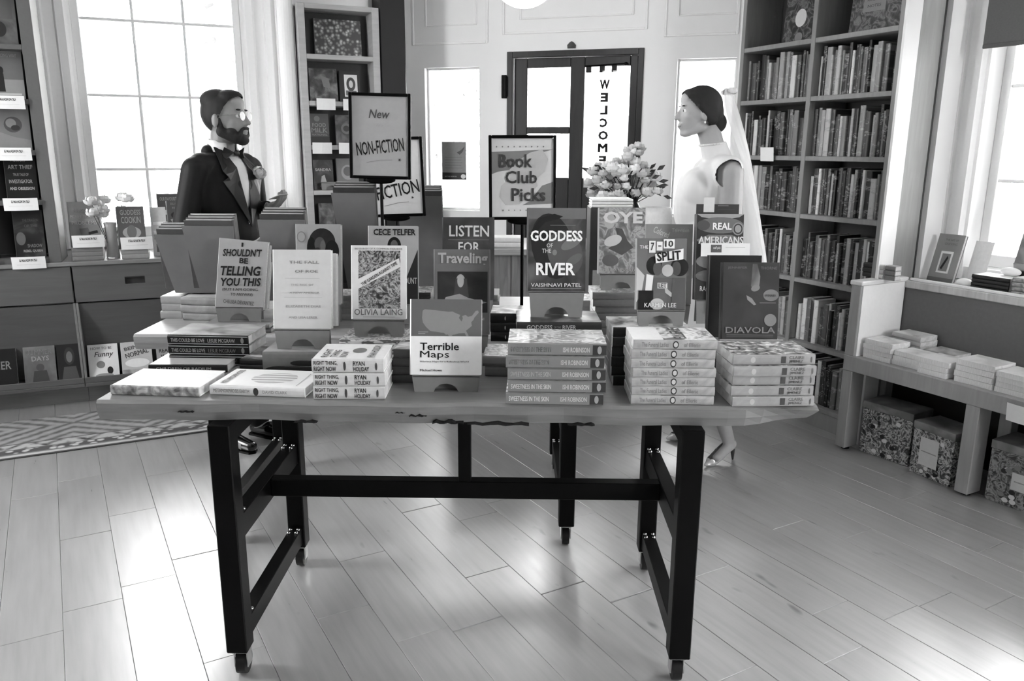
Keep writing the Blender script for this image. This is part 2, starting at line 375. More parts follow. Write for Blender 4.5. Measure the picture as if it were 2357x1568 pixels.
# floor boards, each its own piece
def board_mat():
    m = bpy.data.materials.new('floor_board'); m.use_nodes = True; nt = m.node_tree; b = nt.nodes['Principled BSDF']
    tc = nt.nodes.new('ShaderNodeTexCoord'); oi = nt.nodes.new('ShaderNodeObjectInfo')
    va = nt.nodes.new('ShaderNodeVectorMath'); va.operation = 'ADD'; sc = nt.nodes.new('ShaderNodeVectorMath'); sc.operation = 'SCALE'
    cx = nt.nodes.new('ShaderNodeCombineXYZ'); nt.links.new(oi.outputs['Random'], cx.inputs[0]); nt.links.new(oi.outputs['Random'], cx.inputs[1])
    nt.links.new(cx.outputs[0], sc.inputs[0]); sc.inputs['Scale'].default_value = 37.0
    nt.links.new(tc.outputs['Object'], va.inputs[0]); nt.links.new(sc.outputs[0], va.inputs[1])
    mp = nt.nodes.new('ShaderNodeMapping'); mp.inputs['Scale'].default_value = (1.2, 14, 1); nt.links.new(va.outputs[0], mp.inputs['Vector'])
    nz = nt.nodes.new('ShaderNodeTexNoise'); nz.inputs['Scale'].default_value = 3.0; nz.inputs['Detail'].default_value = 5; nt.links.new(mp.outputs[0], nz.inputs['Vector'])
    r = ramp(nt, [(.3, .56), (.52, .60), (.75, .63)], nz.outputs['Fac'])
    mk = nt.nodes.new('ShaderNodeMapping'); mk.inputs['Scale'].default_value = (3.2, 8, 1); nt.links.new(va.outputs[0], mk.inputs['Vector'])
    kn = nt.nodes.new('ShaderNodeTexNoise'); kn.inputs['Scale'].default_value = 1.6; kn.inputs['Detail'].default_value = 2; nt.links.new(mk.outputs[0], kn.inputs['Vector'])
    kr = ramp(nt, [(.70, 1.0), (.78, .62)], kn.outputs['Fac'])
    tn = nt.nodes.new('ShaderNodeMapRange'); tn.inputs['To Min'].default_value = .92; tn.inputs['To Max'].default_value = 1.04; nt.links.new(oi.outputs['Random'], tn.inputs['Value'])
    m1 = nt.nodes.new('ShaderNodeVectorMath'); m1.operation = 'MULTIPLY'; nt.links.new(r.outputs[0], m1.inputs[0]); nt.links.new(kr.outputs[0], m1.inputs[1])
    m2 = nt.nodes.new('ShaderNodeVectorMath'); m2.operation = 'SCALE'; nt.links.new(m1.outputs[0], m2.inputs[0]); nt.links.new(tn.outputs[0], m2.inputs['Scale'])
    nt.links.new(m2.outputs[0], b.inputs['Base Color'])
    rr = nt.nodes.new('ShaderNodeMapRange'); rr.inputs['To Min'].default_value = .24; rr.inputs['To Max'].default_value = .36; nt.links.new(nz.outputs['Fac'], rr.inputs['Value']); nt.links.new(rr.outputs[0], b.inputs['Roughness'])
    b.inputs['Specular IOR Level'].default_value = .6; b.inputs['IOR'].default_value = 1.9; b.inputs['Coat Weight'].default_value = 1.0; b.inputs['Coat Roughness'].default_value = .34
    bp = nt.nodes.new('ShaderNodeBump'); bp.inputs['Strength'].default_value = .05; bp.inputs['Distance'].default_value = .002; nt.links.new(nz.outputs['Fac'], bp.inputs['Height']); nt.links.new(bp.outputs[0], b.inputs['Normal'])
    return m
BOARD = board_mat()
aP = R(119.75); dP = Vector((math.cos(aP), math.sin(aP))); nP = Vector((math.sin(aP), -math.cos(aP)))   # along a board / across it
PW = .1743
known = {0: [(flo(131, 1414)), (flo(131, 1246))], 1: [flo(260, 1357), flo(244, 1191)], 2: [flo(383, 1292)], 6: [flo(910, 1495)], 7: [flo(953, 1364), flo(900, 1186)], 8: [flo(1133, 1403)], 9: [flo(1300, 1421)]}
def inside(p, poly):
    r_ = False; n = len(poly)
    for i in range(n):
        a, b = poly[i], poly[(i+1) % n]
        if (a[1] > p[1]) != (b[1] > p[1]) and p[0] < (b[0]-a[0])*(p[1]-a[1])/(b[1]-a[1])+a[0]: r_ = not r_
    return r_
_lm = {}
def board(k, s0, s1, lst=None):
    ln = round(s1-s0, 2)
    mid = dP*((s0+s1)/2) + nP*(-.116 + PW*(k+.5))
    if lst is not None: lst.append((mid, s1-s0)); return
    if ln not in _lm: _lm[ln] = MB().bbox(-ln/2+.0005, ln/2-.0005, -PW/2+.0005, PW/2-.0005, -.014, 0, .0012).mesh('floor_board', BOARD)
    o = link('floor_board', _lm[ln], FLO, (mid.x, mid.y, 0)); o.rotation_euler.z = aP
brnd = random.Random(3); hidden = []
view = [(-3.3, 4.6), (-1.35, 1.55), (1.35, 1.55), (2.75, 3.0), (1.75, 5.2), (-1.6, 5.4)]
fullr = [(x, y) for x, y in ring]
for k in range(-26, 36):
    ks = sorted([p.xy.dot(dP) for p in known.get(k, [])])
    s = -5.6 + brnd.uniform(0, .6)
    while s < 8:
        ln = round(brnd.choice([.55, .62, .74, .86, 1.0, 1.16, 1.3]), 2)
        nx = s + ln
        for q in ks:
            if s < q < nx + .35 and q - s > .3: nx = round(q - s, 2) + s
            elif s < q < nx: nx = q
        mid = dP*((s+nx)/2) + nP*(-.116+PW*(k+.5)); e0 = dP*s + nP*(-.116+PW*(k+.5)); e1 = dP*nx + nP*(-.116+PW*(k+.5))
        if any(inside(q, view) for q in (mid, e0, e1)): board(k, s, nx)
        elif any(inside(q, fullr) for q in (mid, e0, e1)): board(k, s, nx, hidden)
        s = nx
hm = MB()
for mid, ln in hidden:
    hm.box(-ln/2+.0005, ln/2-.0005, -PW/2+.0005, PW/2-.0005, -.014, 0, 0, Matrix.Translation((mid.x, mid.y, 0)) @ Matrix.Rotation(aP, 4, 'Z'))
ho = hm.obj('floor_boards_beyond', BOARD, FLO); ho['kind'] = 'stuff'
cm = MB(); cm.prismz([(-4.3, -3.8), (4.6, -3.8), (4.6, 2), (2.9, 5.2), (1.4, 6.3), (-2.0, 6.6), (-4.4, 5.2)], CEIL_Z, CEIL_Z+.1)
struct(cm.obj('ceiling', CEIL))

TH = .14
def portal(M4, w, h):
    ld = bpy.data.lights.new('daylight_portal', 'AREA'); ld.shape = 'RECTANGLE'; ld.size = w; ld.size_y = h
    ld.cycles.is_portal = True; o = bpy.data.objects.new('daylight_portal', ld); C.objects.link(o); o.matrix_world = M4; o['kind'] = 'helper'
def wall(name, p0, p1, holes=(), z1=None, thick=TH, mat=None):
    """wall from p0 to p1 seen from inside with p0 on the left; holes are (u0, u1, z0, z1)"""
    z1 = z1 or CEIL_Z
    ang = math.atan2(p1[1]-p0[1], p1[0]-p0[0]); ln = math.hypot(p1[0]-p0[0], p1[1]-p0[1]); fr = frame(p0[0], p0[1], ang)
    m = MB(); us = sorted({0.0, ln} | {h[0] for h in holes} | {h[1] for h in holes})
    for a, b in zip(us[:-1], us[1:]):
        cut = sorted([(h[2], h[3]) for h in holes if h[0] <= a+1e-6 and h[1] >= b-1e-6]); z = 0
        for c0, c1 in cut:
            if c0 > z: m.box(a, b, 0, thick, z, c0)
            z = c1
        if z < z1: m.box(a, b, 0, thick, z, z1)
    o = m.obj(name, mat or WALL); o.matrix_world = fr; struct(o)
    for h in holes:
        w, hh = h[1]-h[0], h[3]-h[2]
        portal(F(fr, (h[0]+h[1])/2, thick+.02, (h[2]+h[3])/2) @ Matrix.Rotation(-PI/2, 4, 'X'), w, hh)
    return fr
def uin(p0, fr, p):
    q = fr.inverted() @ Vector((p[0], p[1], 0)); return q.x
def win(name, fr, u0, u1, z0, z1, cols, rows, v=.05, bar=.022, sash=.045, sill=True):
    """sash window: frame, muntin grid, a pane in each light"""
    r = bpy.data.objects.new(name, None); C.objects.link(r); r.matrix_world = F(fr, u0, v); struct(r); w = u1-u0
    m = MB(); m.bbox(0, sash, 0, .05, z0, z1); m.bbox(w-sash, w, 0, .05, z0, z1); m.bbox(sash, w-sash, 0, .05, z0, z0+sash*1.4); m.bbox(sash, w-sash, 0, .05, z1-sash, z1)
    m.obj('window_frame', WHITE, r)
    xs = [sash + (w-2*sash)*i/cols for i in range(cols+1)]
    zs = rows
    for x in xs[1:-1]: MB().bbox(x-bar*.4, x+bar*.4, .014, .036, z0+sash, z1-sash, .004).obj('muntin', WHITE, r)
    for z in zs[1:-1]: MB().bbox(sash, w-sash, .010, .044, z-bar*.4, z+bar*.4, .004).obj('muntin', WHITE, r)
    for i in range(cols):
        for j in range(len(zs)-1):
            MB().box(xs[i], xs[i+1], .026, .029, zs[j], zs[j+1]).obj('pane', GLASS, r)
    return r

# left (window) wall
du = 1.45   # offset between the wall frame's origin and the L frame
WZ0, WZ1 = .90, 3.06
fl = wall('wall_left', PA, PB, [(du+.262, du+1.208, WZ0, WZ1)], thick=.16)
win('window_1', fl, du+.262, du+1.208, WZ0, WZ1, 3, [.945, 1.316, 1.755, 2.19, 2.63, 3.02], v=-.002, bar=.02, sash=.043)
# moulded casing each side of the window, a column by the tall middle case
def trim(name, M4, prof, z0, z1, mat=WHITE):
    m = MB(); m.prismz(prof, z0, z1); o = m.obj(name, mat, fix=True); o.matrix_world = M4; return struct(o)
def casing(a, b):
    w = b-a
    return [(a, 0), (a, -.03), (a+w*.12, -.045), (a+w*.3, -.045), (a+w*.34, -.028), (a+w*.6, -.028), (a+w*.66, -.05), (a+w*.86, -.05), (a+w*.92, -.02), (b, -.012), (b, 0)]
trim('trim_1', L @ Matrix.Translation((0, .62, 0)), casing(.05, .262), .84, CEIL_Z-.01)
trim('trim_2', L @ Matrix.Translation((0, .62, 0)), casing(1.42, 1.208)[::-1], .84, CEIL_Z-.01)
trim('trim_3', L @ Matrix.Translation((0, .62, 0)), [(1.42, 0), (1.42, -.10)] + [(1.475-.05*math.cos(PI*i/10), -.10-.05*math.sin(PI*i/10)) for i in range(11)] + [(1.53, -.1), (1.53, 0)], 0, CEIL_Z-.01)
trim('trim_4', L @ Matrix.Translation((0, .62, 0)), [(.22, -.001), (.22, -.075), (1.25, -.075), (1.25, -.001)], .855, .90)
wall('wall_corner', PB, PC)
# door wall
fd = wall('wall_door_side', PC, PD, [(1.22-1.073, 1.22-.666, 1.02, 2.0), (1.22-.464, 1.22+.461, .0, 2.09), (1.22+.674, 1.22+1.04, 1.02, 2.017)], thick=.12)
o1 = 1.22
for i, (a, b, z1) in enumerate([(-1.073, -.666, 2.0), (.674, 1.04, 2.017)]):
    win(f'window_{i+2}', fd, o1+a, o1+b, 1.02, z1, 1, [1.02, z1], v=.05, sash=.012)
# raised frames of the panelled wall
def panel(name, u0, u1, z0, z1, w=.022, v=-.008, mt=WHITE):
    m = MB(); a = F(fd, o1, 0)
    for q in [(u0, u0+w, z0, z1), (u1-w, u1, z0, z1), (u0+w, u1-w, z0, z0+w), (u0+w, u1-w, z1-w, z1)]: m.bbox(q[0], q[1], v, 0, q[2], q[3], .004)
    o = m.obj(name, mt); o.matrix_world = a; struct(o)
k = 5
for a, b, z0, z1 in [(-.50, .475, 2.20, 3.2), (-.38, .385, 2.29, 3.1), (-1.16, -.60, 2.15, 3.2), (-1.06, -.68, 2.27, 3.1), (.58, 1.04, 2.15, 3.2), (.66, 1.03, 2.27, 3.1),
                     (-1.16, -.60, .12, .9), (.58, 1.04, .12, .9)]:
    panel(f'trim_{k}', a, b, z0, z1, w=.016 if k % 2 else .012); k += 1
# door: dark frame, door leaf with three lights
r = bpy.data.objects.new('door_1', None); C.objects.link(r); r.matrix_world = F(fd, o1, .02); struct(r)
DOORM = P('wood', .10, .16, 5, .35, 4.0, (8, 1, 1))
m = MB(); m.bbox(-.464, -.425, -.03, .09, 0, 2.09); m.bbox(.425, .461, -.03, .09, 0, 2.09); m.bbox(-.425, .425, -.03, .09, 2.05, 2.09); m.obj('door_frame', DOORM, r)
Z = [0, .25, .95, 1.262, 1.555, 1.60, 1.985, 2.048]
m = MB()
for a, b, c, d in [(-.42, -.328, 0, 2.048), (-.028, .069, 0, 2.048), (.371, .42, 0, 2.048), (-.328, -.028, 1.985, 2.048), (.069, .371, 1.985, 2.048), (-.328, -.028, 1.555, 1.60), (-.328, -.028, 0, 1.262), (.069, .371, 0, 1.262)]:
    m.bbox(a, b, 0, .045, c, d, .004)
m.obj('door_leaf', DOORM, r)
for a, b, c, d in [(-.328, -.028, 1.262, 1.555), (-.328, -.028, 1.60, 1.985), (.069, .371, 1.262, 1.985)]:
    MB().box(a, b, .02, .024, c, d).obj('pane', GLASS, r)
m = MB(); m.tube((-.472, -.035, 1.80), (-.472, -.035, 1.93), .014); m.bbox(-.50, -.464, -.04, -.02, 1.79, 1.94); m.obj('hinge', BLACK, r)
m = MB(); m.lathe([(.0, 0), (.028, .0), (.03, .02), (.012, .04), (.0, .045)], 16); m.obj('bell', M(.3, .4), r, (-.02, -.02, 2.10))
# dark post between the middle case and the door wall
t_ = MB(); t_.bbox(0, .17, 0, .2, 0, CEIL_Z-.005, .006); o = t_.obj('trim_30', M(.07, .5)); o.matrix_world = F(L, 2.06, .44); struct(o)
# right walls
wall('wall_bookcase_side', PD, PE0, thick=.12)
wall('wall_right_return', PE, PF, thick=.012)
fn = wall('wall_right', PF, PG, [(.17, 1.66, .90, 3.1), (1.95, 3.7, .90, 3.1)], thick=.16)
win('window_4', fn, .17, 1.66, .90, 3.1, 5, [.945, 1.316, 1.755, 2.19, 2.6, 3.07], v=.10, bar=.02, sash=.043)
win('window_5', fn, 1.95, 3.7, .90, 3.1, 5, [.945, 1.316, 1.755, 2.19, 2.6, 3.07], v=.10, bar=.02, sash=.043)
trim('trim_31', fn, casing(.02, .17), .84, CEIL_Z-.01)
trim('trim_32', fn, casing(1.81, 1.66)[::-1], .84, CEIL_Z-.01)
# walls behind the camera and to the sides, with the shop's other windows
DKW = M(.52, .7)
wall('wall_right_near', PG, PH, [(.8, 2.2, .9, 2.9)], mat=DKW)
wall('wall_back', PH, PI_, mat=DKW)
fw = wall('wall_left_near', PI_, PJ, [(5.2, 6.2, .9, 2.9)], mat=DKW)

# ============================================================ FITTED FURNITURE
# counter units under the window: drawer above, sloping display board with a ledge below
def counter_unit(u0, u1, lab, handle=True):
    r = thing('counter_cabinet', lab, 'cabinet', F(L, u0, 0), 'counter cabinets under the window'); w = u1-u0
    m = MB(); m.box(0, .018, .14, .58, .11, .80); m.box(w-.018, w, .14, .58, .11, .80); m.box(.018, w-.018, .56, .58, .11, .80); m.box(.018, w-.018, .14, .56, .11, .13)
    m.box(0, w, .10, .16, 0, .11); m.prism([(0, 0)]*0 or [(.0, .165), (.0, .60), (.012, .60), (.012, .165)], .002, .15); m.prism([(w-.012, .165), (w-.012, .60), (w, .60), (w, .165)], .002, .15)
    m.obj('carcass', SHELFD, r)
    if handle:
        m = MB(); hw, hh, hc, hz = .052, .021, w/2, .715
        for q in [(.003, hc-hw, .604, .806), (hc+hw, w-.003, .604, .806), (hc-hw, hc+hw, .604, hz-hh), (hc-hw, hc+hw, hz+hh, .806)]: m.box(q[0], q[1], 0, .02, q[2], q[3])
        d = m.obj('drawer', SHELFW if False else CAB, r)
        m = MB(); m.box(hc-hw, hc+hw, .016, .02, hz-hh, hz+hh); m.box(hc-hw, hc+hw, -.001, .018, hz+hh-.006, hz+hh); m.obj('handle', M(.22, .35), d)
    else:
        MB().bbox(.003, w-.003, 0, .02, .604, .806).obj('drawer', CAB, r)
    m = MB(); m.box(.012, w-.012, 0, .012, 0, .455, 0, Matrix.Translation((0, .13, .155)) @ Matrix.Rotation(R(15.5), 4, 'X')); m.obj('display_board', CAB, r)
    m = MB(); m.bbox(0, w, -.006, .14, .112, .134); m.bbox(0, w, -.006, .006, .134, .168); m.obj('ledge', CAB, r)
    return r
CAB = P('wood', .32, .36, 4, .5, 3.0, (1, 1, 10))
counter_unit(-.62, .174, 'grey wood counter cabinet without a pull, under the dark tall bookcase', False)
counter_unit(.176, .80, 'grey wood counter cabinet with a recessed pull in its drawer, below the big window')
counter_unit(.802, 1.42, 'grey wood counter cabinet hidden behind the groom and the standing books', False)
m = MB(); m.bbox(-.64, 1.43, -.012, .60, .808, .832, .004); o = m.obj('worktop', P('wood', .42, .54, 5, .4, 3.5, (1, 1, 10))); o.matrix_world = L.copy()
tag(o, 'long wood worktop running under the big window, stacks of books on it', 'worktop')

def bookcase(name, lab, fr, u0, u1, z0, z1, depth, shelves, ups, mat, th=.024, st=.06, back=None, group=None, backthick=.012, plinth=0):
    r = thing(name, lab, 'bookcase', F(fr, u0, 0), group); w = u1-u0
    for x, tt in ups:
        MB().bbox(x, x+tt, 0, depth-backthick, z0+(plinth if x > .001 and x+tt < w-.001 else 0), z1, .002).obj('upright', mat, r)
    MB().box(0, w, depth-backthick, depth, z0, z1).obj('back_panel', back or mat, r)
    for z in shelves:
        for (xa, ta), (xb, tb) in zip(ups[:-1], ups[1:]):
            MB().bbox(xa+ta, xb, 0.002, depth-backthick, z-th, z, .002).obj('shelf', mat, r)
    if plinth: MB().box(ups[0][1], w-ups[-1][1], .01, .03, z0, z0+plinth-.002).obj('plinth', mat, r)
    return r
bookcase('tall_bookcase', 'tall dark-backed bookcase on the counter, edge-on board beside the window casing', L, -.66, .136, .8325, 2.9, .27, [.858, 1.17, 1.43, 1.69, 1.96, 2.25, 2.55, 2.9], [(0, .04), (.736, .06)], M(.36, .5, var=.05), back=M(.06, .6), th=.026)
bookcase('tall_bookcase', 'narrow pale wood bookcase between the white column and the dark post', F(L, 0, .42), 1.535, 2.05, 0, 2.33, .185, [.10, .35, .62, .90, 1.18, 1.47, 1.745, 2.03, 2.33], [(0, .045), (.47, .045)], P('wood', .64, .70, 5, .5, 5.0, (1, 1, 10)), back=M(.26, .6), th=.03)
BK = P('wood', .50, .56, 5, .5, 6.0, (8, 8, 1))
bookcase('wall_bookcase', 'tall double-bay bookcase packed with upright books behind the bride', B, -.535, .523, 0, 2.75, .28, [.115, .44, .785, 1.125, 1.425, 1.725, 2.01, 2.38, 2.75], [(0, .026), (.516, .028), (1.032, .026)], BK, back=M(.22, .6), th=.024, plinth=.09)

# bench display unit by the right wall: end slab, legs, low shelf, back board, ledge with a rail
r = thing('display_bench', 'long wood bench with a low book shelf and raised ledge by the window', 'display unit', N @ Matrix.Identity(4))
BN = P('wood', .56, .62, 4, .45, 7.0, (10, 1, 1)); BG = M(.40, .55, var=.05)
LN = 2.3
MB().bbox(0, .055, 0, .33, .485, .83, .003).obj('end_slab', BN, r)
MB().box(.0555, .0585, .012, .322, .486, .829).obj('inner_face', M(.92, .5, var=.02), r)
MB().bbox(-.006, .064, -.006, .34, .83, .852, .004).obj('end_cap', M(.86, .45, var=.03), r)
for u in (0, .625, 1.25, 1.875):
    MB().bbox(u, u+.055 if u < .1 else u+.06, 0, .095, .014, .41, .003).obj('leg', BN, r)
    MB().bbox(u, u+.055, .27, .33, .014, .41, .003).obj('leg', BN, r)
    m = MB(); m.tube((u+.028, .045, 0), (u+.028, .045, .014), .02); m.tube((u+.028, .30, 0), (u+.028, .30, .014), .02); m.obj('foot', BLACK, r)
MB().bbox(0, LN, -.002, .34, .41, .485, .003).obj('shelf', BN, r)
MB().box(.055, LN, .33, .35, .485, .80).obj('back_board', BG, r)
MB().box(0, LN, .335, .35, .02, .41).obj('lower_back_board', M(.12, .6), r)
MB().bbox(.02, LN, .318, .60, .80, .836, .004).obj('ledge', P('wood', .66, .8, 4, .4, 7.8, (10, 1, 1)), r)
MB().bbox(.075, LN, .328, .343, .836, .85, .003).obj('rail', WHITE, r)

# rug
rg = frame(-1.85, 3.815, R(26.8))
def rug_mat():
    m = bpy.data.materials.new('rug_weave'); m.use_nodes = True; nt = m.node_tree; b = nt.nodes['Principled BSDF']; b.inputs['Roughness'].default_value = .95
    tc = nt.nodes.new('ShaderNodeTexCoord'); sp = nt.nodes.new('ShaderNodeSeparateXYZ'); nt.links.new(tc.outputs['Object'], sp.inputs[0])
    def mth(op, a, b_=None, c=None):
        n = nt.nodes.new('ShaderNodeMath'); n.operation = op
        for i, q in enumerate((a, b_, c)):
            if q is None: continue
            if isinstance(q, (int, float)): n.inputs[i].default_value = q
            else: nt.links.new(q, n.inputs[i])
        return n.outputs[0]
    X, Y = sp.outputs[0], sp.outputs[1]
    # distance from the nearest long edge, y runs 0..0.66
    d = mth('MINIMUM', Y, mth('SUBTRACT', 1.4, Y))
    # lozenges of the field
    fx = mth('PINGPONG', X, .34); lz = mth('ADD', fx, mth('MULTIPLY', mth('ABSOLUTE', mth('SUBTRACT', Y, .44)), 1.3))
    band = mth('PINGPONG', lz, .055)
    zig = mth('PINGPONG', X, .09); zz = mth('ADD', zig, mth('MULTIPLY', d, .9)); b2 = mth('PINGPONG', zz, .05)
    nz = nt.nodes.new('ShaderNodeTexNoise'); nz.inputs['Scale'].default_value = 26; nz.inputs['Detail'].default_value = 2; nt.links.new(tc.outputs['Object'], nz.inputs['Vector'])
    f = ramp(nt, [(.0, .22), (.35, .40), (.5, .54), (.8, .62)], mth('MULTIPLY_ADD', band, 9.0, mth('MULTIPLY', nz.outputs['Fac'], .5)))
    g = ramp(nt, [(.25, .22), (.4, .50), (.55, .66)], mth('MULTIPLY_ADD', b2, 8.0, mth('MULTIPLY', nz.outputs['Fac'], .6)))
    vo = nt.nodes.new('ShaderNodeTexVoronoi'); vo.inputs['Scale'].default_value = 22; nt.links.new(tc.outputs['Object'], vo.inputs['Vector'])
    h_ = ramp(nt, [(.25, .72), (.45, .28)], vo.outputs['Distance'], 'LINEAR')
    def mix(fac, a, b_):
        n = nt.nodes.new('ShaderNodeMix'); n.data_type = 'RGBA'; nt.links.new(fac, n.inputs[0])
        for i, q in ((6, a), (7, b_)):
            if isinstance(q, float): v = lin(q); n.inputs[i].default_value = (v, v, v, 1)
            else: nt.links.new(q, n.inputs[i])
        return n.outputs[2]
    c = mix(mth('LESS_THAN', d, .20), f.outputs[0], .34)
    c = mix(mth('LESS_THAN', d, .188), c, g.outputs[0])
    c = mix(mth('LESS_THAN', d, .115), c, .36)
    c = mix(mth('LESS_THAN', d, .104), c, h_.outputs[0])
    c = mix(mth('LESS_THAN', d, .050), c, .42)
    c = mix(mth('LESS_THAN', d, .034), c, .68)
    c = mix(mth('LESS_THAN', d, .006), c, .30)
    nt.links.new(c, b.inputs['Base Color']); return m
m = MB(); m.bbox(-1.55, 1.05, 0, .60, .0005, .009, .003); o = m.obj('patterned_rug', rug_mat()); o.matrix_world = rg
tag(o, 'woven rug with lozenge field and flowered border in front of the counter', 'rug')

# ============================================================ WORK TABLES
def work_table(lab, xc, yf, rz, legs, depth, slab, mat, strut=True, top=.81, marks=()):
    """legs = (x0, x1) outer; slab = (x0, x1, y0, y1), local to (xc, yf) the front face of the legs"""
    r = thing('work_table', lab, 'table', frame(xc, yf, rz)); a, b = legs; s = .058; zt = top-.055; zb = .088
    n = 40; mt = MB(); vs = []
    for i in range(n+1):
        t = i/n; x = slab[0]+(slab[1]-slab[0])*t
        wob = .006*math.sin(x*9)+.004*math.sin(x*23+1)
        e = max(0, (t-.90)/.10); dip = .07*e*e*(3-2*e)
        y0 = slab[2]+wob*(1 if .03 < t < .97 else .3)
        for yy, zz in [(y0+.008+dip*.2, top), (y0, top-.008), (y0+.001+dip*.5, top-.03), (y0+.012+dip, zt), (slab[3]-.01, zt), (slab[3]-wob, top-.02), (slab[3]-.006, top)]: vs.append((x, yy, zz))
    k_ = 7; fs = [(i*k_+j, (i+1)*k_+j, (i+1)*k_+(j+1) % k_, i*k_+(j+1) % k_) for i in range(n) for j in range(k_)] + [list(range(k_)), [n*k_+j for j in range(k_-1, -1, -1)]]
    mt.add(vs, fs); mt.obj('slab_top', mat, r, fix=True)
    for (x0_, x1_, z0_, z1_) in marks:
        q_ = []
        for j in range(9): q_.append((x0_+(x1_-x0_)*j/8, z0_+(z1_-z0_)*(.15+.2*math.sin(j*2.1+x0_*9))))
        for j in range(8, -1, -1): q_.append((x0_+(x1_-x0_)*j/8, z0_+(z1_-z0_)*(.62+.36*math.sin(j*1.7+x1_*7))*(1 if 0 < j < 8 else .5)))
        bk_ = MB().prism(q_, slab[2]-.0105, slab[2]+.006).obj('bark_crack', M(.07, .8), r, fix=True)
    for x in (a, b-s):
        for y in (0, depth-s):
            lg = MB().bbox(x, x+s, y, y+s, zb, zt, .003).obj('leg', BLACK, r)
            m = MB(); m.tube((x+s/2, y+s/2, zb-.004), (x+s/2, y+s/2, zb+.01), .019); m.bbox(x+s/2-.02, x+s/2-.015, y+s/2-.004, y+s/2+.03, .028, zb-.004, .001); m.bbox(x+s/2+.015, x+s/2+.02, y+s/2-.004, y+s/2+.03, .028, zb-.004, .001)
            m.bbox(x+s/2-.02, x+s/2+.02, y+s/2-.015, y+s/2+.03, zb-.01, zb-.004, .001)
            m.obj('caster_fork', STEEL, lg)
            m = MB(); m.tube((x+s/2-.013, y+s/2+.018, .0335), (x+s/2+.013, y+s/2+.018, .0335), .033, n=24); m.obj('caster_wheel', M(.09, .35), lg)
    xi = (a+.008, b-s+.008)
    for x in xi:
        for z0, z1 in ((zt-.062, zt), (.405, .475), (.105, .165)):
            rl = MB().bbox(x, x+.042, s, depth-s, z0, z1, .002).obj('rail', BLACK, r)
            if z0 < .5:
                m = MB()
                for yy in (s+.018, s+.042, depth-s-.018, depth-s-.042):
                    for xx in (x+.008, x+.034): m.ell((xx, yy, z1+.002), (.0068, .0068, .006), 8, 6)
                m.obj('bolts', STEEL, rl)
    yy = depth/2
    MB().bbox(xi[0]+.042, xi[1], yy-.02, yy+.02, .417, .472, .002).obj('stretcher', BLACK, r)
    if strut: MB().bbox((a+b)/2-.019, (a+b)/2+.019, yy-.02, yy+.02, .472, zt, .002).obj('strut', BLACK, r)
    return r
TOPM = P('wood', .43, .50, 5, .38, 8.0, (1.2, 12, 12))
work_table('long display table with a live-edge wood top on black wheeled frame, nearest the floor opening', -.145, 1.93, R(-.8), (-.64, .64), .66, (-.935, .935, .03, .70), TOPM, marks=[(-.155, -.13, .786, .790), (-.12, -.075, .777, .785), (-.06, .02, .758, .768), (.03, .19, .7555, .764), (.29, .36, .757, .763), (-.42, -.36, .757, .762), (-.72, -.68, .782, .786)])
work_table('second display table with black wheeled frame standing behind the live-edge table', -.43, 2.71, 0, (-.66, .665), .78, (-.90, .93, .012, .80), P('wood', .56, .64, 5, .4, 9.0, (1.2, 12, 12)), False)

# checkout counter behind the tables
r = thing('service_counter', 'wood counter with vertical board front below the flowers', 'counter', loc=(.12, 4.36, 0))
MB().box(-.50, .62, .03, .55, 0, .885).obj('body', M(.30, .6), r)
for i in range(9): MB().bbox(-.50+i*.1245, -.50+(i+1)*.1245-.003, .012, .03, .03, .885, .002).obj('board', P('wood', .36, .50, 6, .5, i*1.3, (10, 10, 1)), r)
MB().bbox(-.53, .65, -.02, .57, .885, .92, .004).obj('counter_slab', P('wood', .52, .62, 5, .35, 10.0, (1, 10, 10)), r)

# globe pendant, and its fellows down the room
def pendant(x, y, zc, lab, glow):
    r = thing('globe_pendant', lab, 'lamp', loc=(x, y, zc), group='white glass globe pendants')
    MB().ell((0, 0, 0), (.155, .155, .155), 32, 20).obj('globe', glow, r)
    m = MB(); m.tube((0, 0, .15), (0, 0, CEIL_Z-zc-.02), .008); m.lathe([(.05, .145), (.05, .17), (.02, .19)], 20); m.lathe([(.06, CEIL_Z-zc-.03), (.06, CEIL_Z-zc)], 20); m.obj('rod', BLACK, r)
GLOW = emit(.9, 4.0)
pendant(.045, 3.85, 2.225, 'glowing white globe pendant lamp hanging above the floor before the door', GLOW)

# ============================================================ BOOKS ON THE TWO TABLES
T0 = .8105
def px_stack(a, b, z, n, t, w, what, where, cover, spine, **k):
    """front lower edge of the spines seen between pixels a and b, at height z"""
    p, q = flo(a[0], a[1], z), flo(b[0], b[1], z); d = q-p
    return stack((p.x+q.x)/2, (p.y+q.y)/2, z, n, d.length, w, t, what, where, cover, spine, rz=math.atan2(d.y, d.x), **k)
mot = P('blotch', .45, .85, 18, .5, 1.0)
